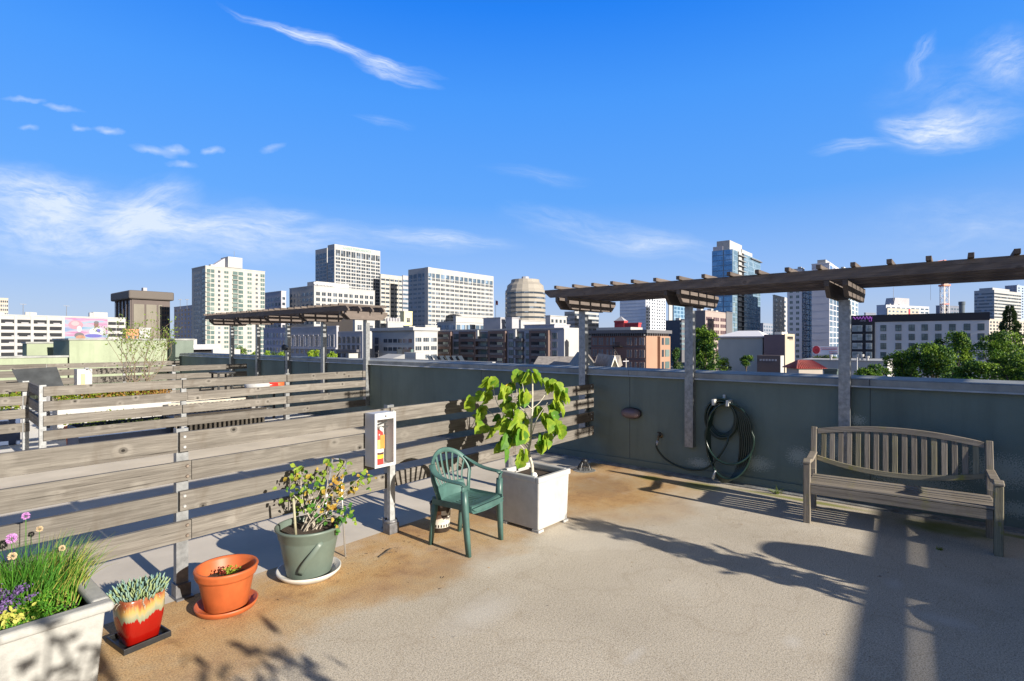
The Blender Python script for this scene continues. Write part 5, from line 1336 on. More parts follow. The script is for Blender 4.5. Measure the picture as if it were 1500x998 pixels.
# -- middle distance flats at left, behind the left pergola
b = Bld('apartment_block', 'blue grey shaded apartment block with tall paired windows behind the left pergola', 'building', 424, 493, 496, 479, 215, CG, roof=True)
b.grid('L', 1, b.L - 1, 9, b.H - 3, 5.0, 1, .62, .95, GL_B, 'framed', CL); b.grid('L', 1, b.L - 1, 9, b.H - 8.2, 3.4, 4, .5, .6, GL_D, 'framed', CG); b.fblk('L', 'cornice', 0, b.L, b.H - 9.0, b.H - 8.4, 0, .4, CL); b.flush()
b = Bld('apartment_block', 'grey apartment block with dark balconies directly behind the last left pergola post', 'building', 492, 531, 534, 487, 205, CG)
b.grid('L', 1, b.L - 1, 5, b.H - 1.2, 3.3, 5, .6, .7, GL_D, 'framed', CD)
for j in range(1, 4): b.fblk('L', 'balcony', 2, b.L - 2, b.H - 1.2 - 3.3 * (j + 1) + .2, b.H - 1.2 - 3.3 * (j + 1) + 1.2, .2, 1.3, CD)
b.flush()
b = Bld('office_block', 'dark blue shaded block with slot windows below the mid-rise behind the pergola', 'building', 386, 423, 426, 481, 260, wallm('blue_grey_facade', (.30, .31, .40)))
b.grid('L', 0, b.L, 8, b.H - 1.5, 3.6, 6, .5, .6, GL_B); b.flush()
b = Bld('hotel_block', 'low tan building with orange window bands seen under the left pergola roof', 'building', 470, 520, 545, 462, 300, wallm('orange_brown', (.58, .40, .24)))
b.grid('R', 0, b.W, 5, b.H - 1, 3, 5, .7, .5, GL_D); b.flush()
b = Bld('small_building', 'white building with a single square window between the pergola posts', 'building', 517, 520, 549, 469, 250, CW)
b.win('R', b.W * .22, b.H - 3.4, 2.2, 2.2, GL_D, 'framed', CG); b.win('R', b.W * .8, b.H - 3.6, 2.0, 2.4, GL_D, 'framed', CG); b.flush()
# -- white modern block centre left
b = Bld('apartment_block', 'white modern block with ribbon windows and grey roof slab left of the dark flats', 'building', 545, 607, 641, 486, 200, CW)
CLW = b
b.blk('roof_slab', -1.2, b.W + .5, -.8, b.L + .5, b.H + .5, b.H + 1.7, CW)
b.grid('L', 1, b.L * .72, 6, b.H - 1.8, 3.2, 3, .82, .45, GL_D, 'duo')
b.grid('L', b.L * .80, b.L - 1, 1, b.H - 1.8, 3.2, 4, .5, .75, GL_D, 'framed', CD)
for j in range(3):
    for i in range(3): b.win('R', b.W * (i + .5) / 3, b.H - 1.4 - 3.2 * (j + .5), b.W * .26, 1.5, GL_D, 'tri')
for q in b.wins: pass
b.wins = [(f, t, z, w, h, m, k, fr_) if f == 'L' else (f, t, z, w, h, m, k, fr_) for f, t, z, w, h, m, k, fr_ in b.wins]
b.flush()
for ch_ in list(b.r.children):
    pass
b.fblk('L', 'glass_balcony', b.L * .02, b.L * .34, b.H - 9.5, b.H - 6.6, .07, 1.2, GL_G)
b = Bld('penthouse_block', 'white upper storey set back behind the curved grey roof slab', 'building', 591, 623, 640, 478, 225, CW)
b.grid('R', 0, b.W, 2, b.H - .8, 2.6, 1, .7, .6, GL_D, 'duo'); b.flush()
b = Bld('small_building', 'pale yellow stair tower in front of the big white block', 'building', 586, 592, 604, 457, 330, wallm('yellow_render', (.74, .66, .36)))
b.win('R', b.W * .5, b.H - 5, 2.4, 2.6, GL_D, 'framed', CT); b.flush()
b = Bld('roof_plant', 'white flat roof level with round vents left of the yellow stair tower', 'building', 566, 568, 592, 472, 300, CW)
for k in range(5):
    q = b.u * (b.W * (.2 + .17 * k)) + b.v * 3 + Vector((0, 0, b.H + .5 - Z0)); MB().lathe([(.8, 0), (.8, 1.8), (.5, 2.2), (.01, 2.3)], q, n=12).build('vent', CG, b.r)
# -- long dark flats in the centre
b = Bld('apartment_block', 'long charcoal and grey apartment block with recessed balconies in the middle distance', 'building', 640, 826, 853, 482, 190, wallm('grey_render', (.36, .37, .42)), roof=False)
b.blk('roof_edge', -.4, b.W + .2, -.2, b.L + .2, b.H, b.H + .5, CW)
BR = wallm('brown_cladding', (.145, .10, .09))
fh = 3.15
for (a, c, kind) in ((640, 663, 'b'), (663, 675, 'g'), (675, 700, 'b'), (700, 717, 'w'), (718, 743, 'b'), (744, 754, 'g'), (755, 768, 'w'), (769, 777, 'g'), (778, 806, 'b'), (807, 818, 'g'), (820, 826, 'n')):
    t1_, t0_ = b.tpx('L', a), b.tpx('L', c)
    if kind == 'b':
        b.fblk('L', 'clad_bay', t0_, t1_, Z0, b.H - .4, 0, 1.3, BR)
        for j in range(4):
            z = b.H - 3.1 - fh * j
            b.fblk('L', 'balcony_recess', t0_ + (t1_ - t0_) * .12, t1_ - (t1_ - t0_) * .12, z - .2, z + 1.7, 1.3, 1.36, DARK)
            b.fblk('L', 'balcony_rail', t0_ + (t1_ - t0_) * .12, t1_ - (t1_ - t0_) * .12, z - .35, z + .55, 1.36, 1.45, CD)
            b.fblk('L', 'balcony_door', t0_ + (t1_ - t0_) * .16, t0_ + (t1_ - t0_) * .45, z + .56, z + 1.6, 1.36, 1.40, GL_G)
    elif kind == 'g':
        for j in range(4): b.win('L', (t0_ + t1_) / 2, b.H - 2.4 - fh * j, (t1_ - t0_) * .62, 1.9, GL_G, 'framed', CD)
    elif kind == 'w':
        b.fblk('L', 'recess', t0_, t1_, Z0, b.H - .6, 0, .04, CD)
        b.fblk('L', 'white_fin', t1_ - 1.0, t1_, b.H - 4, b.H + .1, .04, 1.2, CW)
        for j in range(4): b.fblk('L', 'balcony', t0_, t1_, b.H - 4.4 - fh * j, b.H - 3.3 - fh * j, .05, 1.5, CD); b.win('L', (t0_ + t1_) / 2, b.H - 2.4 - fh * j, (t1_ - t0_) * .5, 1.9, GL_G, 'plain')
b.fblk('R', 'white_end', 0, b.W, Z0, b.H, 0, .12, CW); b.flush()
for ch_ in b.r.children:
    pass
# rooftop levels behind the dark flats
for i, (lab, L, C, Rr, yt, D, mt) in enumerate((
    ('low white rooftop block with a glazed front behind the dark flats', 640, 668, 716, 472, 240, CW),
    ('long white upper storey just right of the glazed rooftop block', 664, 668, 712, 464, 262, CW),
    ('grey rooftop box with a white end above the dark flats', 708, 733, 740, 466, 235, CG),
    ('small grey rooftop box right of the first one', 741, 750, 760, 466, 232, CG),
    ('pale blue grey storey stretching above the right end of the dark flats', 768, 812, 834, 476, 215, CL),
    ('white equipment box on the roofs in front of the rounded tower', 799, 806, 830, 463, 235, CW),
    ('long low white parapet below the rounded tower', 760, 763, 815, 470, 260, CW))):
    b = Bld('rooftop_block', lab, 'building', L, C, Rr, yt, D, mt, roof=False)
    b.blk('cornice', -.3, b.W + .3, -.3, b.L + .3, b.H, b.H + .35, mt)
    if i == 0: b.grid('R', 0, b.W, 7, b.H - .8, 3.2, 1, .8, .8, GL_B); b.grid('L', 0, b.L, 4, b.H - .8, 3.2, 1, .8, .7, GL_B)
    elif i in (4,): b.grid('L', 0, b.L, 3, b.H - .8, 3.2, 1, .25, .6, GL_D)
    elif i == 5: b.grid('R', 0, b.W, 4, b.H - .9, 2.4, 1, .5, .6, GL_D)
    b.flush()
b = Bld('office_block', 'distant blue and white banded block glimpsed under the near end of the big pergola', 'building', 827, 842, 877, 457, 420, CW)
for j in range(8): b.fblk('R', 'ribbon_window', 0, b.W, b.H - 3 - j * 3.8, b.H - 1.2 - j * 3.8, 0, .06, GL_D); b.fblk('L', 'ribbon_window', 0, b.L, b.H - 3 - j * 3.8, b.H - 1.2 - j * 3.8, 0, .06, GL_B)
# -- brick building with cornice and fire escape
b = Bld('brick_building', 'old brown brick building with dark bracketed cornice, fire escape and orange lit corner', 'building', 866, 945, 978, 487, 140, CBK, roof=False)
b.blk('cornice', -.9, b.W + .9, -.9, b.L + .6, b.H - .2, b.H + .7, CD)
for k in range(26): b.fblk('L', 'bracket', b.L * k / 26, b.L * k / 26 + .22, b.H - .9, b.H - .2, 0, .7, CD)
for k in range(10): b.fblk('R', 'bracket', b.W * k / 10, b.W * k / 10 + .22, b.H - .9, b.H - .2, 0, .7, CD)
b.fblk('R', 'orange_bay', 0, b.W, Z0, b.H - .9, 0, .3, CO); b.fblk('R', 'orange_bay', b.W * .48, b.W * .95, Z0, b.H - 1.0, .3, 1.1, CO)
for j in range(5): b.fblk('L', 'string_course', 0, b.L, b.H - 3.9 - 3.25 * j, b.H - 3.75 - 3.25 * j, 0, .14, CD)
for j in range(4):
    z = b.H - 2.35 - 3.25 * j
    for tt in (.03, .08, .16, .25, .30, .56, .61, .68, .78, .83, .90, .95): b.win('L', b.L * (1 - tt) if False else b.L * tt, z, b.L * .030, 1.9, GL_B, 'framed', CP)
    for tt, w_ in ((.14, .5),): b.win('R', b.W * .16, z, 1.3, 1.9, GL_D, 'framed', CP)
b.flush()
for j in range(4):
    z = b.H - 2.35 - 3.25 * j
    b.fblk('R', 'bay_window', b.W * .55, b.W * .64, z - .95, z + .95, 1.1, 1.16, GL_D); b.fblk('R', 'bay_window', b.W * .70, b.W * .90, z - .95, z + .95, 1.1, 1.16, GL_G)
IRON = M('iron', (.02, .02, .022), rough=.6)
for j in range(3):
    z = b.H - 3.6 - 3.25 * j; t0_, t1_ = b.L * .40, b.L * .54
    b.fblk('L', 'fire_escape_platform', t0_, t1_, z - .1, z, .1, 1.4, IRON)
    b.fblk('L', 'fire_escape_rail', t0_, t1_, z + .9, z + .97, 1.33, 1.4, IRON)
    for k in range(9): b.fblk('L', 'fire_escape_baluster', t0_ + (t1_ - t0_) * k / 8.05, t0_ + (t1_ - t0_) * k / 8.05 + .06, z, z + .9, 1.33, 1.39, IRON)
    q = b.v * (t0_ + .5) - b.u * 1.0; MB().obox((q.x, q.y, z - Z0 - 3.2), b.v * 2.2 + Vector((0, 0, 3.2)), b.u * .5, (0, 0, .15)).build('fire_escape_stair', IRON, b.r)
b.blk('rear_penthouse', b.W * .1, b.W * .6, b.L * .30, b.L * .95, b.H + .7, b.H + 1.5, ROOFG)
b = Bld('red_penthouse', 'small dark red rooftop house with a low pyramid roof above the brick building', 'building', 900, 914, 919, 472, 175, wallm('dark_red', (.40, .05, .06)))
zz = b.H + .5 - Z0; o = MB(); A = [Vector((0, 0, zz)), b.u * b.W, b.u * b.W + b.v * b.L, b.v * b.L]; A = [Vector((q.x, q.y, zz)) for q in A]; ap = (b.u * b.W + b.v * b.L) / 2; o.add(A + [Vector((ap.x, ap.y, zz + 1.5))], [(0, 1, 4), (1, 2, 4), (2, 3, 4), (3, 0, 4)]); o.build('roof', CG, b.r)
b = Bld('red_penthouse', 'lower dark red rooftop wall right of the red house with the pyramid roof', 'building', 915, 935, 939, 475, 172, bpy.data.materials['dark_red'])
# -- white gridded tower
b = Bld('office_tower', 'tower with a blank grey side and a white grid of small windows between pergola posts', 'tower', 908, 946, 975, 434, 660, wallm('white_grid_facade', (.72, .74, .80)))
b.grid('R', 0, b.W, 8, b.H - 2, 3.9, 17, .6, .6, GL_D)
for j in range(16): b.fblk('L', 'groove', 0, b.L, b.H - 4 - j * 4.2, b.H - 3.7 - j * 4.2, 0, .1, CG)
b.flush()
b = Bld('office_tower', 'slim white slab immediately right of the gridded tower', 'tower', 979, 980, 986, 436, 640, CW)
b = Bld('office_tower', 'narrow blue glass block behind the second pergola post', 'tower', 985, 987, 1006, 447, 560, wallm('glass_blue_grey', (.20, .32, .44)))
b.grid('R', 0, b.W, 4, b.H - 1, 4, 12, .8, .75, GL_SKY); b.flush()
b = Bld('office_block', 'low dark glassy block with curved bands behind the second pergola post', 'building', 975, 996, 1016, 470, 400, CD)
for j in range(6): b.fblk('R', 'ribbon_window', 0, b.W, b.H - 2.8 - j * 3.8, b.H - 1.2 - j * 3.8, 0, .06, GL_SKY2)
# -- pink brown grid office
b = Bld('office_block', 'pinkish brown gridded office with dark shaded side in front of the blue glass tower', 'building', 1010, 1033, 1064, 456, 280, CP)
b.blk('shade_sheet', -.3, 0.0, -.1, b.L + .2, Z0, b.H + .4, CD)  # charcoal sheet puts this side's shade into the colour
b.grid('R', 0, b.W, 3, b.H - 2.0, 3.5, 7, .84, .55, M('office_glass', (.10, .06, .07), rough=.3), 'tri'); b.flush()
b = Bld('office_block', 'narrow black glass block filling the gap left of the blue tower base', 'building', 1063, 1064, 1073, 458, 276, CD)
# -- blue glass tower
b = Bld('glass_tower', 'tall blue glass residential tower with a white rooftop crown and a stack of balconies', 'tower', 1043, 1073, 1114, 365, 320, wallm('blue_mullion', (.16, .25, .36)), roof=False)
fh = 3.1; Hn = 30
b.grid('L', .3, b.L * .40, 6, b.H, fh, Hn, .84, .86, GL_SKY); b.grid('L', b.L * .47, b.L - .2, 8, b.H, fh, Hn, .84, .86, GL_SKY)
tb0, tb1 = b.tpx('R', 1081), b.tpx('R', 1090)
b.grid('R', .3, tb0 - .2, 5, b.H, fh, Hn, .8, .84, GL_SKY2); b.grid('R', tb1 + .2, b.W - .2, 11, b.H, fh, Hn, .8, .84, GL_SKY2)
b.fblk('R', 'balcony_recess', tb0, tb1, Z0, b.H, 0, .03, DARK)
for j in range(Hn - 2):
    z = b.H - 2 - fh * j; b.fblk('R', 'balcony', tb0, tb1, z - .5, z - .2, .03, 1.5, CW)
    b.fblk('R', 'white_panel', tb0 + .4, tb0 + (tb1 - tb0) * .5, z - .2, z + 1.9, .04, .4, CW)
b.flush()
b.blk('crown', b.W * .02, b.W * .42, 2, b.L * .8, b.H, b.H + 5.8, CW); b.blk('crown_step', b.W * .40, b.W * .80, 2, 9, b.H, b.H + 3.4, CW); b.blk('crown_low', 1, b.W * .3, b.L * .5, b.L * .98, b.H, b.H + 2.6, CL); b.blk('roof_visor', b.W * .6, b.W + .9, -1.0, 4, b.H - 1.6, b.H - 1.0, CD)
# -- far dark block
b = Bld('office_block', 'dark distant block in the gap between the blue tower and the grey towers', 'building', 1112, 1118, 1136, 474, 520, wallm('far_grey', (.22, .24, .30)))
b.grid('R', 0, b.W, 5, b.H - 1, 3.6, 5, .6, .5, GL_B); b.flush()
# -- theatre with gable roof, brown box, lit fin
b = Bld('theatre', 'windowless beige hall with a shallow white hipped roof in the middle distance', 'building', 1052, 1117, 1122, 493, 250, wallm('beige_render', (.50, .48, .42)), roof=False)
zt = b.H - Z0
def W3(a, c, z): q = b.u * a + b.v * c; return Vector((q.x, q.y, z))
MB().add([W3(-1.2, -1.2, zt), W3(16, -1.2, zt), W3(16, b.L + 1.2, zt), W3(-1.2, b.L + 1.2, zt), W3(8, 4, zt + 2.9), W3(8, b.L - 7, zt + 2.9)], [(0, 1, 4), (1, 2, 5, 4), (2, 3, 5), (3, 0, 4, 5)]).build('roof', M('white_roof', (.72, .72, .76), var=.05), b.r)
MB().add([W3(-1.25, -1.2, zt - .5), W3(-1.25, b.L + 1.2, zt - .5), W3(-1.25, b.L + 1.2, zt + .1), W3(-1.25, -1.2, zt + .1)], [(0, 1, 2, 3)]).prism([W3(-1.24, -1.2, zt - .5), W3(-1.24, b.L + 1.2, zt - .5), W3(-1.24, b.L + 1.2, zt - .05), W3(-1.24, -1.2, zt - .05)], b.u * 1.2).build('fascia', CL, b.r)
b = Bld('theatre_tower', 'dark brown windowless box with a bright cream end and small dark sign', 'building', 1119, 1149, 1163, 490, 238, wallm('aubergine_render', (.15, .11, .13)), roof=False)
b.fblk('R', 'cream_end', 0, b.W, Z0, b.H + .3, 0, .3, wallm('cream_render', (.42, .36, .28)))
for k in range(5): b.fblk('R', 'sign_letter', b.W * (.22 + k * .12), b.W * (.22 + k * .12 + .09), b.H - 2.0, b.H - .9, .3, .42, IRON)
b.fblk('R', 'sign_strip', b.W * .4, b.W * .8, b.H - 2.5, b.H - 2.25, .3, .4, IRON)
b.blk('roof_box', b.W * .0, b.W * .55, 1, 4, b.H, b.H + 1.1, wallm('cream_box', (.8, .74, .64)))
b = Bld('low_building', 'low dark brown building with small white marks along its wall below the brown box', 'building', 1109, 1143, 1148, 521, 228, wallm('dark_umber', (.13, .10, .10)), roof=False)
b.fblk('R', 'white_end', 0, b.W, Z0, b.H - .1, 0, .1, CW)
for k in range(6): b.fblk('L', 'wall_mark', b.L * (.15 + k * .13), b.L * (.15 + k * .13) + .8, b.H - 2.4, b.H - 1.6, 0, .06, CL)
# -- grey towers behind
b = Bld('apartment_tower', 'narrow beige grey tower left of the tall pale twin towers', 'tower', 1132, 1134, 1153, 433, 330, wallm('stone_grey', (.46, .44, .43)))
b.grid('R', 0, b.W, 3, b.H - 1, 3.1, 14, .35, .5, GL_B); b.flush()
b = Bld('apartment_tower', 'tall pale tower with a column of paired windows beside a green glass strip', 'tower', 1153, 1174.5, 1191, 396, 305, wallm('pale_lavender', (.60, .61, .65)))
b.grid('L', .5, b.L - .5, 2, b.H - 1, 3.1, 27, .5, .5, GL_G, 'duo'); b.grid('R', 0, b.W, 3, b.H, 3.1, 28, .85, .85, GL_SKY); b.flush()
b = Bld('apartment_tower', 'tall pale blank-sided tower with blue glass right side behind the third pergola post', 'tower', 1189, 1215, 1234, 386, 295, wallm('pale_panel', (.58, .57, .61)))
for j in range(22): b.fblk('L', 'panel_joint', 0, b.L, b.H - 2 - 4 * j, b.H - 1.85 - 4 * j, 0, .05, CG)
b.grid('R', 0, b.W, 4, b.H - .5, 3.1, 28, .85, .85, GL_SKY); b.flush()
b.blk('crown', 1, b.W * .6, 2, b.L * .7, b.H, b.H + 2.5, CW)
b = Bld('apartment_tower', 'glass fronted rear tower just right of the third pergola post', 'tower', 1232, 1236, 1257, 392, 345, wallm('pale_grid', (.60, .62, .60)))
b.grid('R', 0, b.W, 4, b.H - 1, 3.1, 28, .75, .8, GL_SKY2); b.flush()
b = Bld('office_tower', 'dark bluish top storeys poking over the pergola beam right of the blank tower', 'tower', 1214, 1218, 1234, 392, 400, wallm('steel_blue', (.28, .34, .42)))
b.grid('R', 0, b.W, 5, b.H - 1, 3.4, 4, .7, .6, GL_B); b.flush()
# -- hotel with dark corner
b = Bld('hotel', 'grey hotel with a black top band, black left bay and purple neon sign', 'hotel', 1246, 1449, 1449, 459, 163, wallm('hotel_grey', (.66, .64, .63)), roof=False)
HB = wallm('hotel_black', (.025, .028, .036))
b.blk('top_band', -.25, b.W + .2, -.15, b.L + .15, b.H - 2.0, b.H + .35, HB)
tL, tB = b.tpx('L', 1247), b.tpx('L', 1281.5)
b.fblk('L', 'black_bay', tB, tL, Z0, b.H - 2.0, 0, .3, HB)
FRM = M('window_frame_black', (.04, .05, .055), rough=.4); FRG = M('window_frame_grey', (.48, .50, .50), rough=.4)
fh = 3.02
for j in range(5):
    z = b.H - 4.1 - fh * j
    for px_ in (1294, 1316, 1335.5, 1354.5, 1374.5, 1395, 1416.5, 1437): b.win('L', b.tpx('L', px_), z, 1.45, 1.9, GL_G, 'framed', FRM)
b.flush()
GW = glass('hotel_glass', (.20, .24, .25), (.42, .46, .46), light=.2)
for j in range(5):
    z = b.H - 4.1 - fh * j
    for px_, w_ in ((1256, 2.9), (1273, 1.75)):
        t = b.tpx('L', px_); b.fblk('L', 'bay_window', t - w_ / 2, t + w_ / 2, z - 1.05, z + 1.05, .3, .42, FRG); b.fblk('L', 'bay_pane', t - w_ / 2 + .15, t + w_ / 2 - .15, z - .9, z + .9, .42, .45, GW)
        b.fblk('L', 'mullion', t - .05, t + .05, z - .9, z + .9, .45, .5, FRM)
NEON, nnt, nb = newmat('purple_neon'); nb.inputs['Base Color'].default_value = (.35, .08, .5, 1); nb.inputs['Emission Color'].default_value = (.45, .12, .7, 1); nb.inputs['Emission Strength'].default_value = .35
tm = (b.tpx('L', 1250) + b.tpx('L', 1279)) / 2
# looped script strokes
sp_ = []
for i in range(70):
    q = i / 69; tt = b.tpx('L', 1249.5) + (b.tpx('L', 1277) - b.tpx('L', 1249.5)) * q
    sp_.append(Vector((-.42, tt, b.H - .55 - Z0 + (.42 if q < .5 else .5) * math.sin(q * 36) * (1 if q < .85 else .8))))
MB().sweep([b.u * p.x + b.v * p.y + Vector((0, 0, p.z)) for p in sp_], .055, n=5, hint=None).build('neon_script', NEON, b.r)
y_ = [Vector((-.42, b.tpx('L', 1273), b.H - .2 - Z0)), Vector((-.42, b.tpx('L', 1274.5), b.H - 1.0 - Z0)), Vector((-.42, b.tpx('L', 1277.5), b.H - .3 - Z0)), Vector((-.42, b.tpx('L', 1276.5), b.H - 1.7 - Z0)), Vector((-.42, b.tpx('L', 1273.5), b.H - 1.75 - Z0)), Vector((-.42, b.tpx('L', 1274), b.H - 1.3 - Z0))]
MB().sweep([b.u * p.x + b.v * p.y + Vector((0, 0, p.z)) for p in y_], .05, n=5, hint=None).build('neon_script', NEON, b.r)
text(b.r, 'HOTEL', .55, -b.u * .42 + b.v * (b.tpx('L', 1264.5)) + Vector((0, 0, b.H - 1.55 - Z0)), -b.v, M('sign_grey', (.5, .45, .6)), depth=.03)
# -- distant downtown right
b = Bld('civic_building', 'far stepped grey building with a sloped dark tower top above the hotel', 'building', 1284, 1298, 1361, 447, 620, wallm('far_stone', (.46, .47, .52)), rot=-25)
b.grid('R', 0, b.W, 9, b.H - 1, 4, 6, .7, .5, GL_B); b.flush()
t0_, t1_ = b.tpx('R', 1313), b.tpx('R', 1336); MB().prism([b.u * t0_ + Vector((0, 0, b.H - Z0)) + b.v * 3, b.u * t1_ + Vector((0, 0, b.H - Z0)) + b.v * 3, b.u * t1_ + Vector((0, 0, b.H + 9.5 - Z0)) + b.v * 3, b.u * (t0_ + 3) + Vector((0, 0, b.H + 9.5 - Z0)) + b.v * 3], b.v * 10).build('tower_top', CG, b.r)
MB().cyl(b.u * (t0_ + 1.5) + b.v * 4 + Vector((0, 0, b.H - Z0)), b.u * (t0_ + 1.5) + b.v * 4 + Vector((0, 0, b.H + 22 - Z0)), .2, n=6).build('mast', GALVD, b.r)
b = Bld('office_block', 'small far cream block with a red stripe in front of the stepped grey building', 'building', 1298, 1300, 1346, 452, 560, CT, rot=-25)
b.grid('R', 0, b.W, 8, b.H - 1, 3.6, 4, .5, .5, GL_B); b.fblk('R', 'red_stripe', b.W * .66, b.W * .71, Z0, b.H + .5, 0, .2, wallm('dark_crimson', (.35, .03, .05))); b.flush()
b = Bld('small_building', 'far dark ribbed box just above the left end of the hotel roof', 'building', 1266, 1268, 1283, 459, 400, wallm('dark_ribs', (.18, .20, .26)), rot=-25)
b = Bld('office_block', 'far low dark block beneath the crane', 'building', 1371, 1380, 1405, 448, 520, wallm('far_dark', (.16, .18, .24)), rot=-25)
b.grid('R', 0, b.W, 6, b.H - 1, 3.6, 4, .6, .5, GL_B); b.flush()
p = dp(1409, 500, 515); r = thing('chimney', 'dark ribbed cylindrical cooling stack right of the crane', 'chimney', (p.x, p.y, Z0)); hh = CH + 58 / FOC * 515 - Z0
MB().lathe([(2.3, 0), (2.3, hh - 3), (2.7, hh - 3), (2.7, hh), (.01, hh)], n=14).build('stack', wallm('stack_grey', (.10, .13, .16)), r)
b = Bld('office_tower', 'striped white and grey office tower right of the crane', 'tower', 1427, 1456.5, 1496, 425, 700, CW, rot=-20)
for j in range(13):
    z = b.H - 3.4 - j * 4.4
    b.fblk('R', 'ribbon_window', .3, b.W - .3, z - 2.0, z, 0, .1, GL_D); b.fblk('L', 'ribbon_window', .3, b.L - .3, z - 2.0, z, 0, .1, GL_B)
b.blk('penthouse', 1, b.W * .62, 2, 16, b.H, b.H + 3.4, CW)
b = Bld('office_tower', 'bluish tower with vertical ribs behind the striped office at the right edge', 'tower', 1472, 1490, 1530, 418, 820, wallm('bluish_rib', (.30, .38, .52)), rot=-20)
for k in range(9): b.fblk('L', 'rib', b.L * k / 9, b.L * k / 9 + 1.0, Z0, b.H, 0, .8, CL)
b.grid('R', 0, b.W, 8, b.H - 2, 4, 12, .4, .5, GL_D); b.flush()
b = Bld('office_block', 'low cream building at the right edge below the striped office', 'building', 1440, 1449, 1540, 468, 560, CT, rot=-20)
b.grid('R', 0, b.W, 22, b.H - 1, 3.6, 5, .55, .6, GL_D); b.flush()
# -- tower crane
p = dp(1383.5, 500, 500); r = thing('tower_crane', 'tall construction crane with a red and white lattice mast rising behind the pergola beam', 'crane', (p.x, p.y, Z0), R_(-50))
CR = M('crane_white', (.62, .58, .55), rough=.5); CRR = M('crane_orange', (.62, .16, .08), rough=.5)
hz = CH + (500 - 418) / FOC * 500 - Z0
mb = MB(); s_ = 2.3
for sx in (-s_, s_):
    for sy in (-s_, s_): mb.box(sx - .25, sx + .25, sy - .25, sy + .25, 0, hz)
k = 0; z = 0
while z < hz - 4.5:
    for sx in (-s_, s_): mb.cyl((sx, -s_ * (1 if k % 2 else -1), z), (sx, s_ * (1 if k % 2 else -1), z + 4.5), .17, n=4); mb.cyl((-s_ * (1 if k % 2 else -1), sx, z), (s_ * (1 if k % 2 else -1), sx, z + 4.5), .17, n=4)
    z += 4.5; k += 1
mb.build('mast', CR, r)
for z in range(int(hz) - 18, int(hz), 18): MB().box(-s_ - .3, s_ + .3, -s_ - .3, s_ + .3, z, z + .8).build('collar', CRR, r)
MB().box(-s_ - .9, s_ + .9, -s_ - .9, s_ + .9, hz - 1, hz + .6).box(-s_ - .6, s_ + .6, -s_ - .6, s_ + .6, -0 + hz - 32, hz - 31).build('slew_ring', CRR, r)
MB().box(-1.9, 2.2, -1.9, 1.9, hz + .6, hz + 6).box(-3.4, -1.9, -1.2, 1.2, hz + 1.4, hz + 4.6).build('cab', CR, r)
hj = CH + (500 - 381) / FOC * 500 - Z0
mb = MB().box(-1, 1, -1, 1, hz + 6, hj); mb.box(-17, 6, -.6, .6, hj - 3.4, hj - 2.6); mb.cyl((-17, 0, hj - 3), (0, 0, hj), .2, n=4).cyl((0, 0, hj), (6, 0, hj - 3), .2, n=4); mb.build('jib', CRR, r)
MB().cyl((-13, 0, hj - 3), (-13, 0, CH + 60 / FOC * 500 - Z0), .12, n=4).box(-13.8, -12.2, -.6, .6, CH + 86 / FOC * 500 - Z0, CH + 89 / FOC * 500 - Z0).build('hook_block', GALVD, r)
# -- billboard
b = Bld('billboard', 'white roadside billboard with a round red emblem and lines of small red print', 'billboard', 1190, 1228, 1229, 508, 150, WHITEM, z0=dp(0, 521, 150).z - .2, roof=False)
b.L = reach(b.c, b.v, 1190.5)
for ch_ in list(b.r.children): bpy.data.objects.remove(ch_)
zb, zt = dp(0, 520, 150).z, dp(0, 507.5, 150).z
b.blk('panel', 0, .4, 0, b.L, zb, zt, M('billboard_white', (.85, .84, .86), var=.03))
n = 20; tt = b.L * .86; zc = (zb + zt) / 2 + .15
P = [b.v * (tt + .95 * math.cos(2 * math.pi * k / n)) - b.u * .08 + Vector((0, 0, zc - b.z0 + 1.15 * math.sin(2 * math.pi * k / n))) for k in range(n)]
MB().prism(P, b.u * .06).build('emblem', M('emblem_red', (.62, .05, .06), var=.4, scale=1.2), b.r)
RP = M('print_red', (.6, .12, .12)); BLK = M('print_black', (.08, .06, .07))
for (a0, a1, z_, m_) in ((.04, .68, .80, RP), (.06, .64, .62, RP), (.05, .36, .34, RP), (.22, .34, .14, RP), (.03, .24, .18, BLK)): b.fblk('L', 'print_line', b.L * a0, b.L * a1, zb + (zt - zb) * z_ - .08, zb + (zt - zb) * z_ + .08, 0, .03, m_)
b.blk('leg', .1, .3, b.L * .2, b.L * .2 + .3, Z0, zb, GALVD); b.blk('leg', .1, .3, b.L * .8, b.L * .8 + .3, Z0, zb, GALVD)
# -- low grey building and red tiled roof, street level bits
b = Bld('low_building', 'long low pale grey building with vents on its parapet in front of the hotel', 'building', 1172, 1300, 1310, 530, 120, wallm('warehouse_grey', (.46, .45, .43)), roof=False)
b.blk('parapet_cap', -.2, b.W, -.2, b.L + .2, b.H, b.H + .18, CW)
for (px_, hh) in ((1216, 1.2), (1256, 1.3), (1262, 1.4), (1270, 1.0)):
    t = b.tpx('L', px_); q = b.v * t + b.u * 1.0; MB().lathe([(.25, 0), (.25, hh * .6), (.42, hh * .6), (.42, hh), (.01, hh)], (q.x, q.y, b.H + .18 - Z0), n=10).build('vent', CW, b.r)
p = dp(1255.5, 548, 100); r = thing('vent_pipe', 'tall thin white pipe standing in front of the low grey building', 'pipe', (p.x, p.y, p.z)); MB().cyl((0, 0, -3), (0, 0, 3.1), .10, n=8).build('pipe', WHITEM, r)
c = dp(1178, 547, 112); base = c.z
r = thing('tiled_house', 'low house with a red tiled hipped roof and a red awning', 'house', (c.x, c.y, Z0)); q = 9.5
zr = dp(0, 539, 112).z - Z0; zp = dp(0, 528, 112).z - Z0
MB().box(-4.2, 4.2, -4.2, 4.2, 0, zr).build('wall', CT, r)
mb = MB(); 
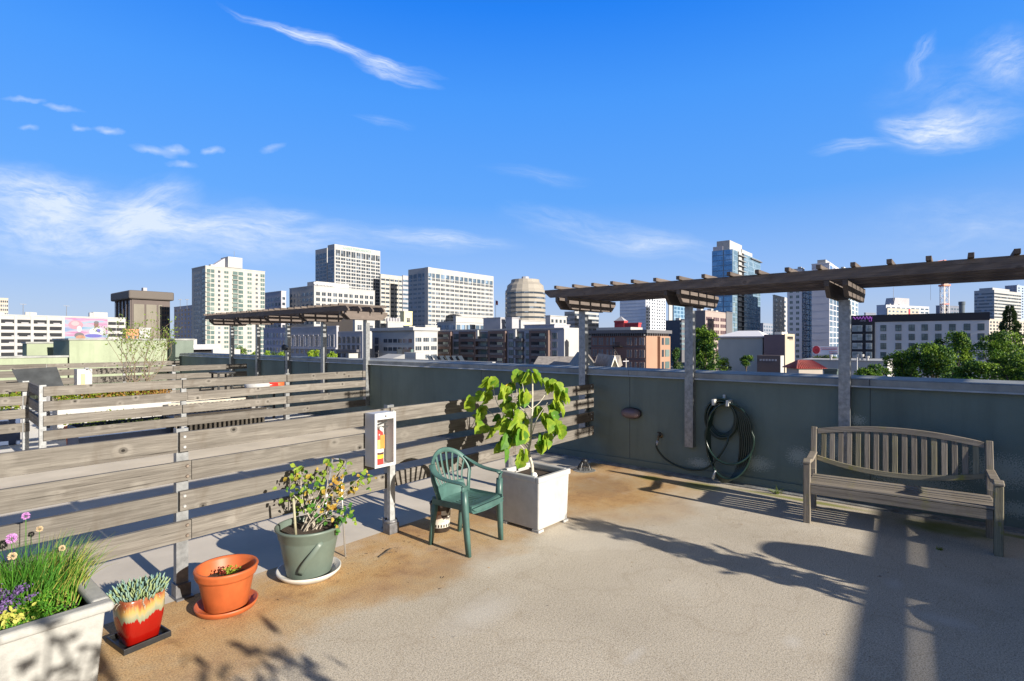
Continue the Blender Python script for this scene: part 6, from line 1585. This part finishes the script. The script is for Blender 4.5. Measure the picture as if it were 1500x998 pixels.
A = [Vector((-5.4, -5, zr)), Vector((5.4, -5, zr)), Vector((5.4, 5, zr)), Vector((-5.4, 5, zr)), Vector((-2.2, 0, zp)), Vector((2.8, 0, zp))]
mb.add(A, [(0, 1, 5, 4), (1, 2, 5), (2, 3, 4, 5), (3, 0, 4)])
TILE = M('red_tile', (.42, .05, .04), rough=.6, var=.2, scale=1)
mb.build('roof', TILE, r)
rbs = MB()
for k in range(15):
    x = -5.2 + k * .745; tx = max(-2.2, min(2.8, x * .6)); rbs.cyl(Vector((x, -5.02, zr + .04)), Vector((tx, 0, zp + .06)), .12, n=4)
    y = -4.9 + k * .7; rbs.cyl(Vector((-5.42, y, zr + .04)), Vector((-2.2, 0, zp + .06)), .10, n=4)
rbs.build('tile_ribs', M('pale_tile_rib', (.42, .14, .12)), r)
r.rotation_euler[2] = R_(-50); r.scale = (.58, .58, 1)
MB().box(-4.3, 4.3, -4.9, -4.22, zr - 1.9, zr - 1.3).build('awning', TILE, r)
b = Bld('tent_roof', 'dark green sloping canopy roof peeking above the coping left of the third post', 'canopy', 1207, 1226, 1228, 544, 118, wallm('dark_teal', (.07, .10, .10)))
b = Bld('low_wall', 'red and white striped low shop front by the street left of the tiled house', 'shop', 1096, 1119, 1121, 541, 262, wallm('shop_red', (.50, .06, .07)), roof=False)
for k in range(4): b.fblk('L', 'white_patch', b.L * (.1 + .24 * k), b.L * (.1 + .24 * k) + b.L * .12, b.H - .8, b.H + .9, 0, .1, CW)
# parked cars on the street beyond
def car(label, loc, rz, paint):
    r = thing('parked_car', label, 'car', loc, rz, group='cars parked on the street beyond the parapet')
    MB().prism([(-2.2, -.88, .3), (2.2, -.88, .3), (2.25, -.88, .75), (1.3, -.88, .92), (.8, -.88, 1.4), (-1.3, -.88, 1.42), (-1.9, -.88, .98), (-2.2, -.88, .9)], (0, 1.76, 0)).build('body', paint, r, bevel=.06)
    MB().prism([(1.15, -.80, .95), (.75, -.80, 1.34), (-1.2, -.80, 1.36), (-1.65, -.80, .98)], (0, 1.6, 0)).prism([(1.1, -.89, .97), (.72, -.89, 1.3), (-1.15, -.89, 1.32), (-1.5, -.89, 1.0)], (0, 1.78, 0)).build('window', GL_D, r)
    for sx in (-1.35, 1.35):
        for sy in (-1, 1): MB().cyl((sx, sy * .7, .33), (sx, sy * .92, .33), .33, n=14).build('wheel', BLACK, r)
cars = [(1062, 541.5, 'black', (.02, .02, .025)), (1076, 542, 'white', (.75, .75, .75)), (1088, 541.5, 'silver grey', (.35, .36, .38)), (1132, 542.5, 'dark blue', (.04, .06, .12)), (1144, 543, 'light grey', (.5, .5, .52))]
for px_, py_, cn, cc in cars: car(cn + ' car parked beyond the parapet ' + ('below the beige hall' if px_ < 1100 else 'below the cream lit end wall'), gp(px_, py_, Z0), R_(12), M('paint_' + cn.replace(' ', '_'), cc, rough=.3, var=.05))
for px_, lab in ((1088, 'left'), (1100, 'right')):
    pass
# -- grey metal roofed shed at left
b = Bld('shed_building', 'grey metal building with a dark loading opening at the far end of the parapet', 'building', 262, 266, 323, 505, 95, wallm('shed_grey', (.50, .51, .54)), roof=False)
b.blk('upper_box', b.W * .02, b.W * .55, 3, 8, b.H, b.H + 1.0, CW)
b.fblk('R', 'opening', b.W * .12, b.W * .85, b.H - 1.6, b.H - .9, 0, .05, DARK); b.fblk('R', 'canopy', b.W * .1, b.W * .9, b.H - .9, b.H - .6, 0, 1.2, CG)
b = Bld('shed_building', 'white low wall building right of the grey metal building at far left', 'building', 310, 312, 352, 512, 90, CW, roof=False)
b.grid('R', 0, b.W, 3, b.H - .5, 1.6, 1, .2, .5, GL_D); b.flush()
# -- roofs just beyond the parapet
b = Bld('neighbour_roof', 'long flat pale roof with a low white kerb directly behind the parapet', 'roof', 540, 722, 738, 534.5, 34, wallm('roof_white', (.66, .65, .62)), roof=False)
b.blk('roof_kerb', -.05, .25, 0, b.L, b.H, b.H + .18, CW)
NR = b
b2 = Bld('roof_housing', 'boxy roof housing with a shaded left side and a sunlit right side', 'roof box', 592, 608.5, 622, 516.5, 45, wallm('housing_shaded', (.50, .48, .44)), roof=False)
b2.fblk('R', 'sunlit_side', 0, b2.W, Z0, b2.H, 0, .05, CW)  # one white box, its shaded and sunlit sides given separate colours
b2 = Bld('roof_housing', 'small off-white roof box behind the parapet by the nearest left pergola post', 'roof box', 509, 511, 524.5, 518, 42, CC, roof=False)
p = dp(574, 532, 44); r = thing('skylight', 'white wedge shaped skylight left of the boxy roof housing', 'skylight', (p.x, p.y, 0)); 
q0, q1, q2 = dp(573, 526, 44), dp(593, 519, 44), dp(593, 531, 44); P = [Vector((q.x - p.x, q.y - p.y, q.z)) for q in (q0, q1, q2)]
MB().prism(P, Vector((0, 2.2, 0))).build('wedge', CW, r)
for i in range(6):
    px_ = 630 + i * 9; p = dp(px_, 527, 46); r = thing('solar_panel', ['leftmost', 'second', 'third', 'fourth', 'fifth', 'rightmost'][i] + ' dark tilted panel in the row on the flat roof behind the parapet', 'solar panel', (p.x, p.y, p.z), group='dark tilted panels on the flat roof')
    MB().obox((-.25, -.2, -.1), (.5, 0, 0), (0, .36, .42), (0, -.02, .02)).build('panel', GL_D, r); MB().box(-.02, .02, .0, .04, -.5, .1).build('strut', GALVD, r)
def gable_house(label, pxa, pxb, yr, ye, D, wallmat, tilt=0, ridge='side', L=9, trim=False):
    a, c = dp(pxa, ye, D), dp(pxb, ye, D); W = (c - a).length; m = (a + c) / 2; zr = dp(0, yr, D).z; ze = a.z
    r = thing('gabled_house', label, 'house', (m.x, m.y, 0), HEAD - R_(90) + R_(tilt))
    w = W / 2
    if ridge == 'front':
        MB().prism([(-w * .92, 0, Z0), (w * .92, 0, Z0), (w * .92, 0, ze), (0, 0, zr - .12), (-w * .92, 0, ze)], (0, L, 0)).build('wall', wallmat, r)
        for s in (-1, 1): MB().prism([(0, -.3, zr), (s * w * 1.06, -.3, ze - .12), (s * w * 1.06, -.3, ze - .30), (0, -.3, zr - .2)][::s], (0, L + .6, 0)).build('roof', SHINGLE, r)
        if trim:
            for s in (-1, 1): MB().prism([(0, -.42, zr + .08), (s * w * 1.08, -.42, ze - .10), (s * w * 1.0, -.42, ze - .10), (0, -.42, zr - .3)][::s], (0, .1, 0)).build('barge_board', M('barge_white', (.78, .74, .64)), r)
    else:
        MB().box(-w, w, 0, L, Z0, ze).build('wall', wallmat, r)
        MB().prism([(-w - .3, -.4, ze - .05), (-w - .3, L / 2, zr), (-w - .3, L + .4, ze - .05)], (2 * w + .6, 0, 0)).build('roof', SHINGLE, r)
    return r
gable_house('house with a long grey shingle roof just left of the corner post behind the parapet', 784, 852, 524, 536, 60, CG, tilt=-50 + 40, L=10)
h_ = gable_house('house with a steep grey gable just right of the corner post behind the parapet', 846, 876, 518, 538, 52, M('grey_gable', (.40, .40, .36)), ridge='front', L=8)
gable_house('small house with a white trimmed pointed gable in front of the brick building', 893, 906, 521, 541, 50, M('cream_gable', (.66, .62, .48)), ridge='front', L=9, trim=True)
gable_house('house with a brown shingle roof behind the white trimmed gable', 872, 900, 522, 540, 62, CT, tilt=-15, L=10)
# utility pole
p = dp(917, 545, 90); r = thing('utility_pole', 'white wooden utility pole with a crossarm in front of the brick building', 'pole', (p.x, p.y, Z0)); hh = dp(0, 529, 90).z - Z0
MB().cyl((0, 0, 0), (0, 0, hh + .4), .12, .09, n=8).cyl((.6, -.6, hh - 3), (.0, 0, hh - .8), .04, n=5).build('pole', CT, r); MB().box(-1.1, .9, -.05, .05, hh - .1, hh + .05).build('crossarm', CL, r)

# ================================================================== TREES
def tree(label, px, ytop, D, rpx, ybase_crown, mats, n_=2600, leaf=.22, name='tree', cone=False, seed=1, group=None, trunk=True, blobs=9):
    random.seed(seed); c = dp(px, 500, D); zt = CH + (500 - ytop) / FOC * D; zb = CH + (500 - ybase_crown) / FOC * D; rad = rpx / FOC * D
    r = thing(name, label, 'tree', (c.x, c.y, Z0), group=group)
    H = zt - zb; mb = MB()
    if cone:
        for _ in range(n_):
            t = random.random() ** .8; z = zt - t * H; rr = rad * (.08 + t) * random.uniform(.6, 1.05) * (1 + .2 * math.sin(z * 3)); a = random.uniform(0, 6.283)
            leafquad(mb, (rr * math.cos(a), rr * math.sin(a), z - Z0), Vector((math.cos(a), math.sin(a), -.3)), rdir(), leaf * 1.4, leaf * .6, random.choice((0, 0, 1)))
    else:
        bl = []
        for k in range(blobs):
            a = random.uniform(0, 6.283); q = random.random() ** .5 * .68; hz_ = random.uniform(.12, .86)
            bl.append((Vector((q * rad * math.cos(a), q * rad * math.sin(a), zb - Z0 + hz_ * H)), rad * random.uniform(.30, .50) * (1.1 - .45 * hz_), H * random.uniform(.13, .24)))
        bl.append((Vector((0, 0, zt - Z0 - H * .2)), rad * .42, H * .2))
        for i in range(n_):
            bi = random.randrange(len(bl)); b_ = bl[bi]; d = rdir(.25); s_ = random.uniform(.72, 1.06)
            q = b_[0] + Vector((d.x * b_[1] * s_, d.y * b_[1] * s_, d.z * b_[2] * s_)); kk = 1 if (random.random() < (.75 if bi % 3 == 0 else .18)) or d.z < -.25 else 0  # leaf colours per clump stand for the crown's light and dark
            leafquad(mb, q, rdir(), (d + Vector(rdir()) * .7), leaf * random.uniform(.9, 1.7), leaf * .95, kk)
        tb = MB()
        for b_ in bl[:6]: tb.sweep([Vector((0, 0, (zb - Z0) * .7)), b_[0] * .5 + Vector((0, 0, (zb - Z0) * .45)), b_[0]], [.16 * rad * .3, .1 * rad * .3, .03], n=5, hint=None)
        tb.build('limb', BARKD, r)
    mb.build('crown', mats, r)
    MB().cyl((0, 0, 0), (0, 0, (zb - Z0) + H * (.5 if not cone else .9)), max(.12, rad * .09), max(.06, rad * .04), n=8).build('trunk', BARKD, r)
    return r
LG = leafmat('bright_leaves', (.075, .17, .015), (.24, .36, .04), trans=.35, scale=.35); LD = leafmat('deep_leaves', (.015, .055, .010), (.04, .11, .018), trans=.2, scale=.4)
LO = leafmat('olive_leaves', (.06, .10, .03), (.12, .17, .05), trans=.25, scale=.4); LN = leafmat('lime_leaves', (.22, .34, .02), (.38, .48, .05), trans=.4, scale=.6)
LC = leafmat('conifer_needles', (.02, .05, .02), (.06, .09, .035), trans=.1, scale=.5)
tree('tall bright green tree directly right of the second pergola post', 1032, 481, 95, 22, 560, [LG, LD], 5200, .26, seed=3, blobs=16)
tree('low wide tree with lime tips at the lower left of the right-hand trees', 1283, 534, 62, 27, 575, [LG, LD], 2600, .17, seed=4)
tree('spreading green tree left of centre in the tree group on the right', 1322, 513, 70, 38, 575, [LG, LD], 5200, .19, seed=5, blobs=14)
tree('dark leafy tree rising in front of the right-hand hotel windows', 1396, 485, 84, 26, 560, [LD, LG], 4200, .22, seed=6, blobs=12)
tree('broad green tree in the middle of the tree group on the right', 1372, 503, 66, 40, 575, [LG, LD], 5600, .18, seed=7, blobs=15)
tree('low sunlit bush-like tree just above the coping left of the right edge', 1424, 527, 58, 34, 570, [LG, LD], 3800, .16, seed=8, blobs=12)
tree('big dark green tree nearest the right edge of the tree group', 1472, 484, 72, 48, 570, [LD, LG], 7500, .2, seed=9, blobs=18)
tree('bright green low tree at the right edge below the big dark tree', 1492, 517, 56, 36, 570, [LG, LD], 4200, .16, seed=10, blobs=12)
tree('dark pointed conifer rising above the trees at the right edge', 1479, 447, 95, 19, 530, [LC, LO], 4200, .34, name='conifer', cone=True, seed=11)
tree('small dull olive tree beside the right end of the brick building', 992, 509, 120, 9, 545, [LO, LD], 1400, .26, seed=12)
tree('round green street tree in front of the beige hall', 1093, 521, 225, 10, 537, [LG, LD], 900, .5, seed=13)
tree('low olive street tree at the lower left corner of the beige hall', 1061, 524, 215, 13, 545, [LO, LG], 900, .45, seed=14)
tree('dark low tree mass under the billboard', 1212, 521, 140, 20, 540, [LD, LO], 1500, .34, seed=15)
for i, (px_, yt, rp_, lab) in enumerate(((337, 512, 10, 'lime green treetop behind the parapet left of the left pergola posts'), (374, 515, 9, 'small lime treetop between the first two left pergola posts'), (392, 514, 8, 'lime treetop just right of the second left pergola post'), (414, 515, 8, 'lime treetop touching the third left pergola post'), (459, 513, 10, 'largest pointed lime treetop between the third and fourth left pergola posts'), (486, 516, 9, 'pointed lime treetop right of the fourth left pergola post'))):
    tree(lab, px_, yt, 95, rp_, 540, [LN, LG], 1300, .22, seed=30 + i, group='lime treetops behind the far parapet')
tree('dull brownish treetop in the gap left of the first left pergola post', 352, 507, 140, 13, 535, [LO, LG], 900, .3, seed=41)
tree('dark treetop low behind the third left pergola post', 402, 516, 130, 12, 535, [LD, LO], 900, .3, seed=42)

# ================================================================== OUR ROOF OUTSIDE THE FRAME (casts the shadows seen on the deck)
r = thing('domed_shadow_caster', 'unseen domed grill under a black cover right of the camera', 'caster', (4.98, -1.95, 0))
MB().lathe([(.36, .02), (.37, .5), (.36, .78), (.31, .98), (.2, 1.08), (.001, 1.11)], n=32, sx=1.0, sy=.8).build('cover', BLACK, r, smooth=True)  # unseen dome, added to cast a rounded shadow on the deck
c2 = make_chair('green plastic armchair farther right beyond the frame', (5.75, -2.5, 0), R_(-12), CHAIRM)
be = copy_tree(bench); be.location = (6.3, -2.2, 0); be['label'] = 'weathered garden bench along the wall beyond the right edge'
def leafy(label, loc, hgt, spread, n_, L_, seed, potr=.22, poth=.4):
    random.seed(seed); r = thing('potted_shrub', label, 'shrub', loc)
    MB().lathe([(.001, 0), (potr * .75, 0), (potr, poth), (potr * .88, poth), (.001, poth - .04)], n=28).build('pot', GREENP, r, smooth=True)
    ml = MB(); st = MB()
    for s in range(16):
        a = random.uniform(0, 6.283); tip = Vector((spread * random.uniform(.2, 1) * math.cos(a), spread * random.uniform(.2, 1) * math.sin(a), random.uniform(.5, 1) * hgt)); p0 = Vector((0, 0, poth - .05)); mid = p0.lerp(tip, .5) + Vector((0, 0, .12))
        pp = smooth_path([p0, mid, tip], 4); st.sweep(pp, [.010 - .007 * i / 8 for i in range(9)], n=5, hint=None)
        for _ in range(n_):
            q = pp[random.randrange(3, 9)] + Vector((random.gauss(0, .05), random.gauss(0, .05), random.gauss(0, .05))); leafquad(ml, q, rdir(-.2), rdir(.4), L_ * random.uniform(.7, 1.2), L_ * .4, 0)
    st.build('stems', BARK, r); ml.build('foliage', FIG, r); return r
leafy('leafy potted shrub on the deck right of the camera', (4.46, -1.15, 0), 1.42, .28, 26, .12, 51)
leafy('leafy potted shrub on the deck behind the camera', (1.45, -.75, 0), 1.45, .42, 9, .13, 52)
leafy('bushy potted shrub on the deck left behind the camera', (.42, -1.0, 0), 1.98, .40, 15, .11, 53)
# unseen block and rail, added and sized to shade the right foreground
r = thing('shadow_block', 'unseen green stucco block added behind the camera to shade the right foreground', 'building', (4.9, -4.4, 0))
MB().box(-1.75, 2.0, -1.6, 0, 0, 1.53).build('wall', STUCCO, r); MB().box(-1.8, 2.05, -1.65, .05, 1.533, 1.57).build('coping', COPING, r)
MB().box(-1.8, 2.05, -.05, .0, 1.615, 1.715).build('shadow_rail', GALVD, r)  # added rail, its gap set to leave a strip of light
for k in range(5): MB().box(-1.75 + k * .93, -1.71 + k * .93, -.045, -.005, 1.573, 1.612).build('rail_post', GALVD, r)
r.rotation_euler[2] = R_(3)
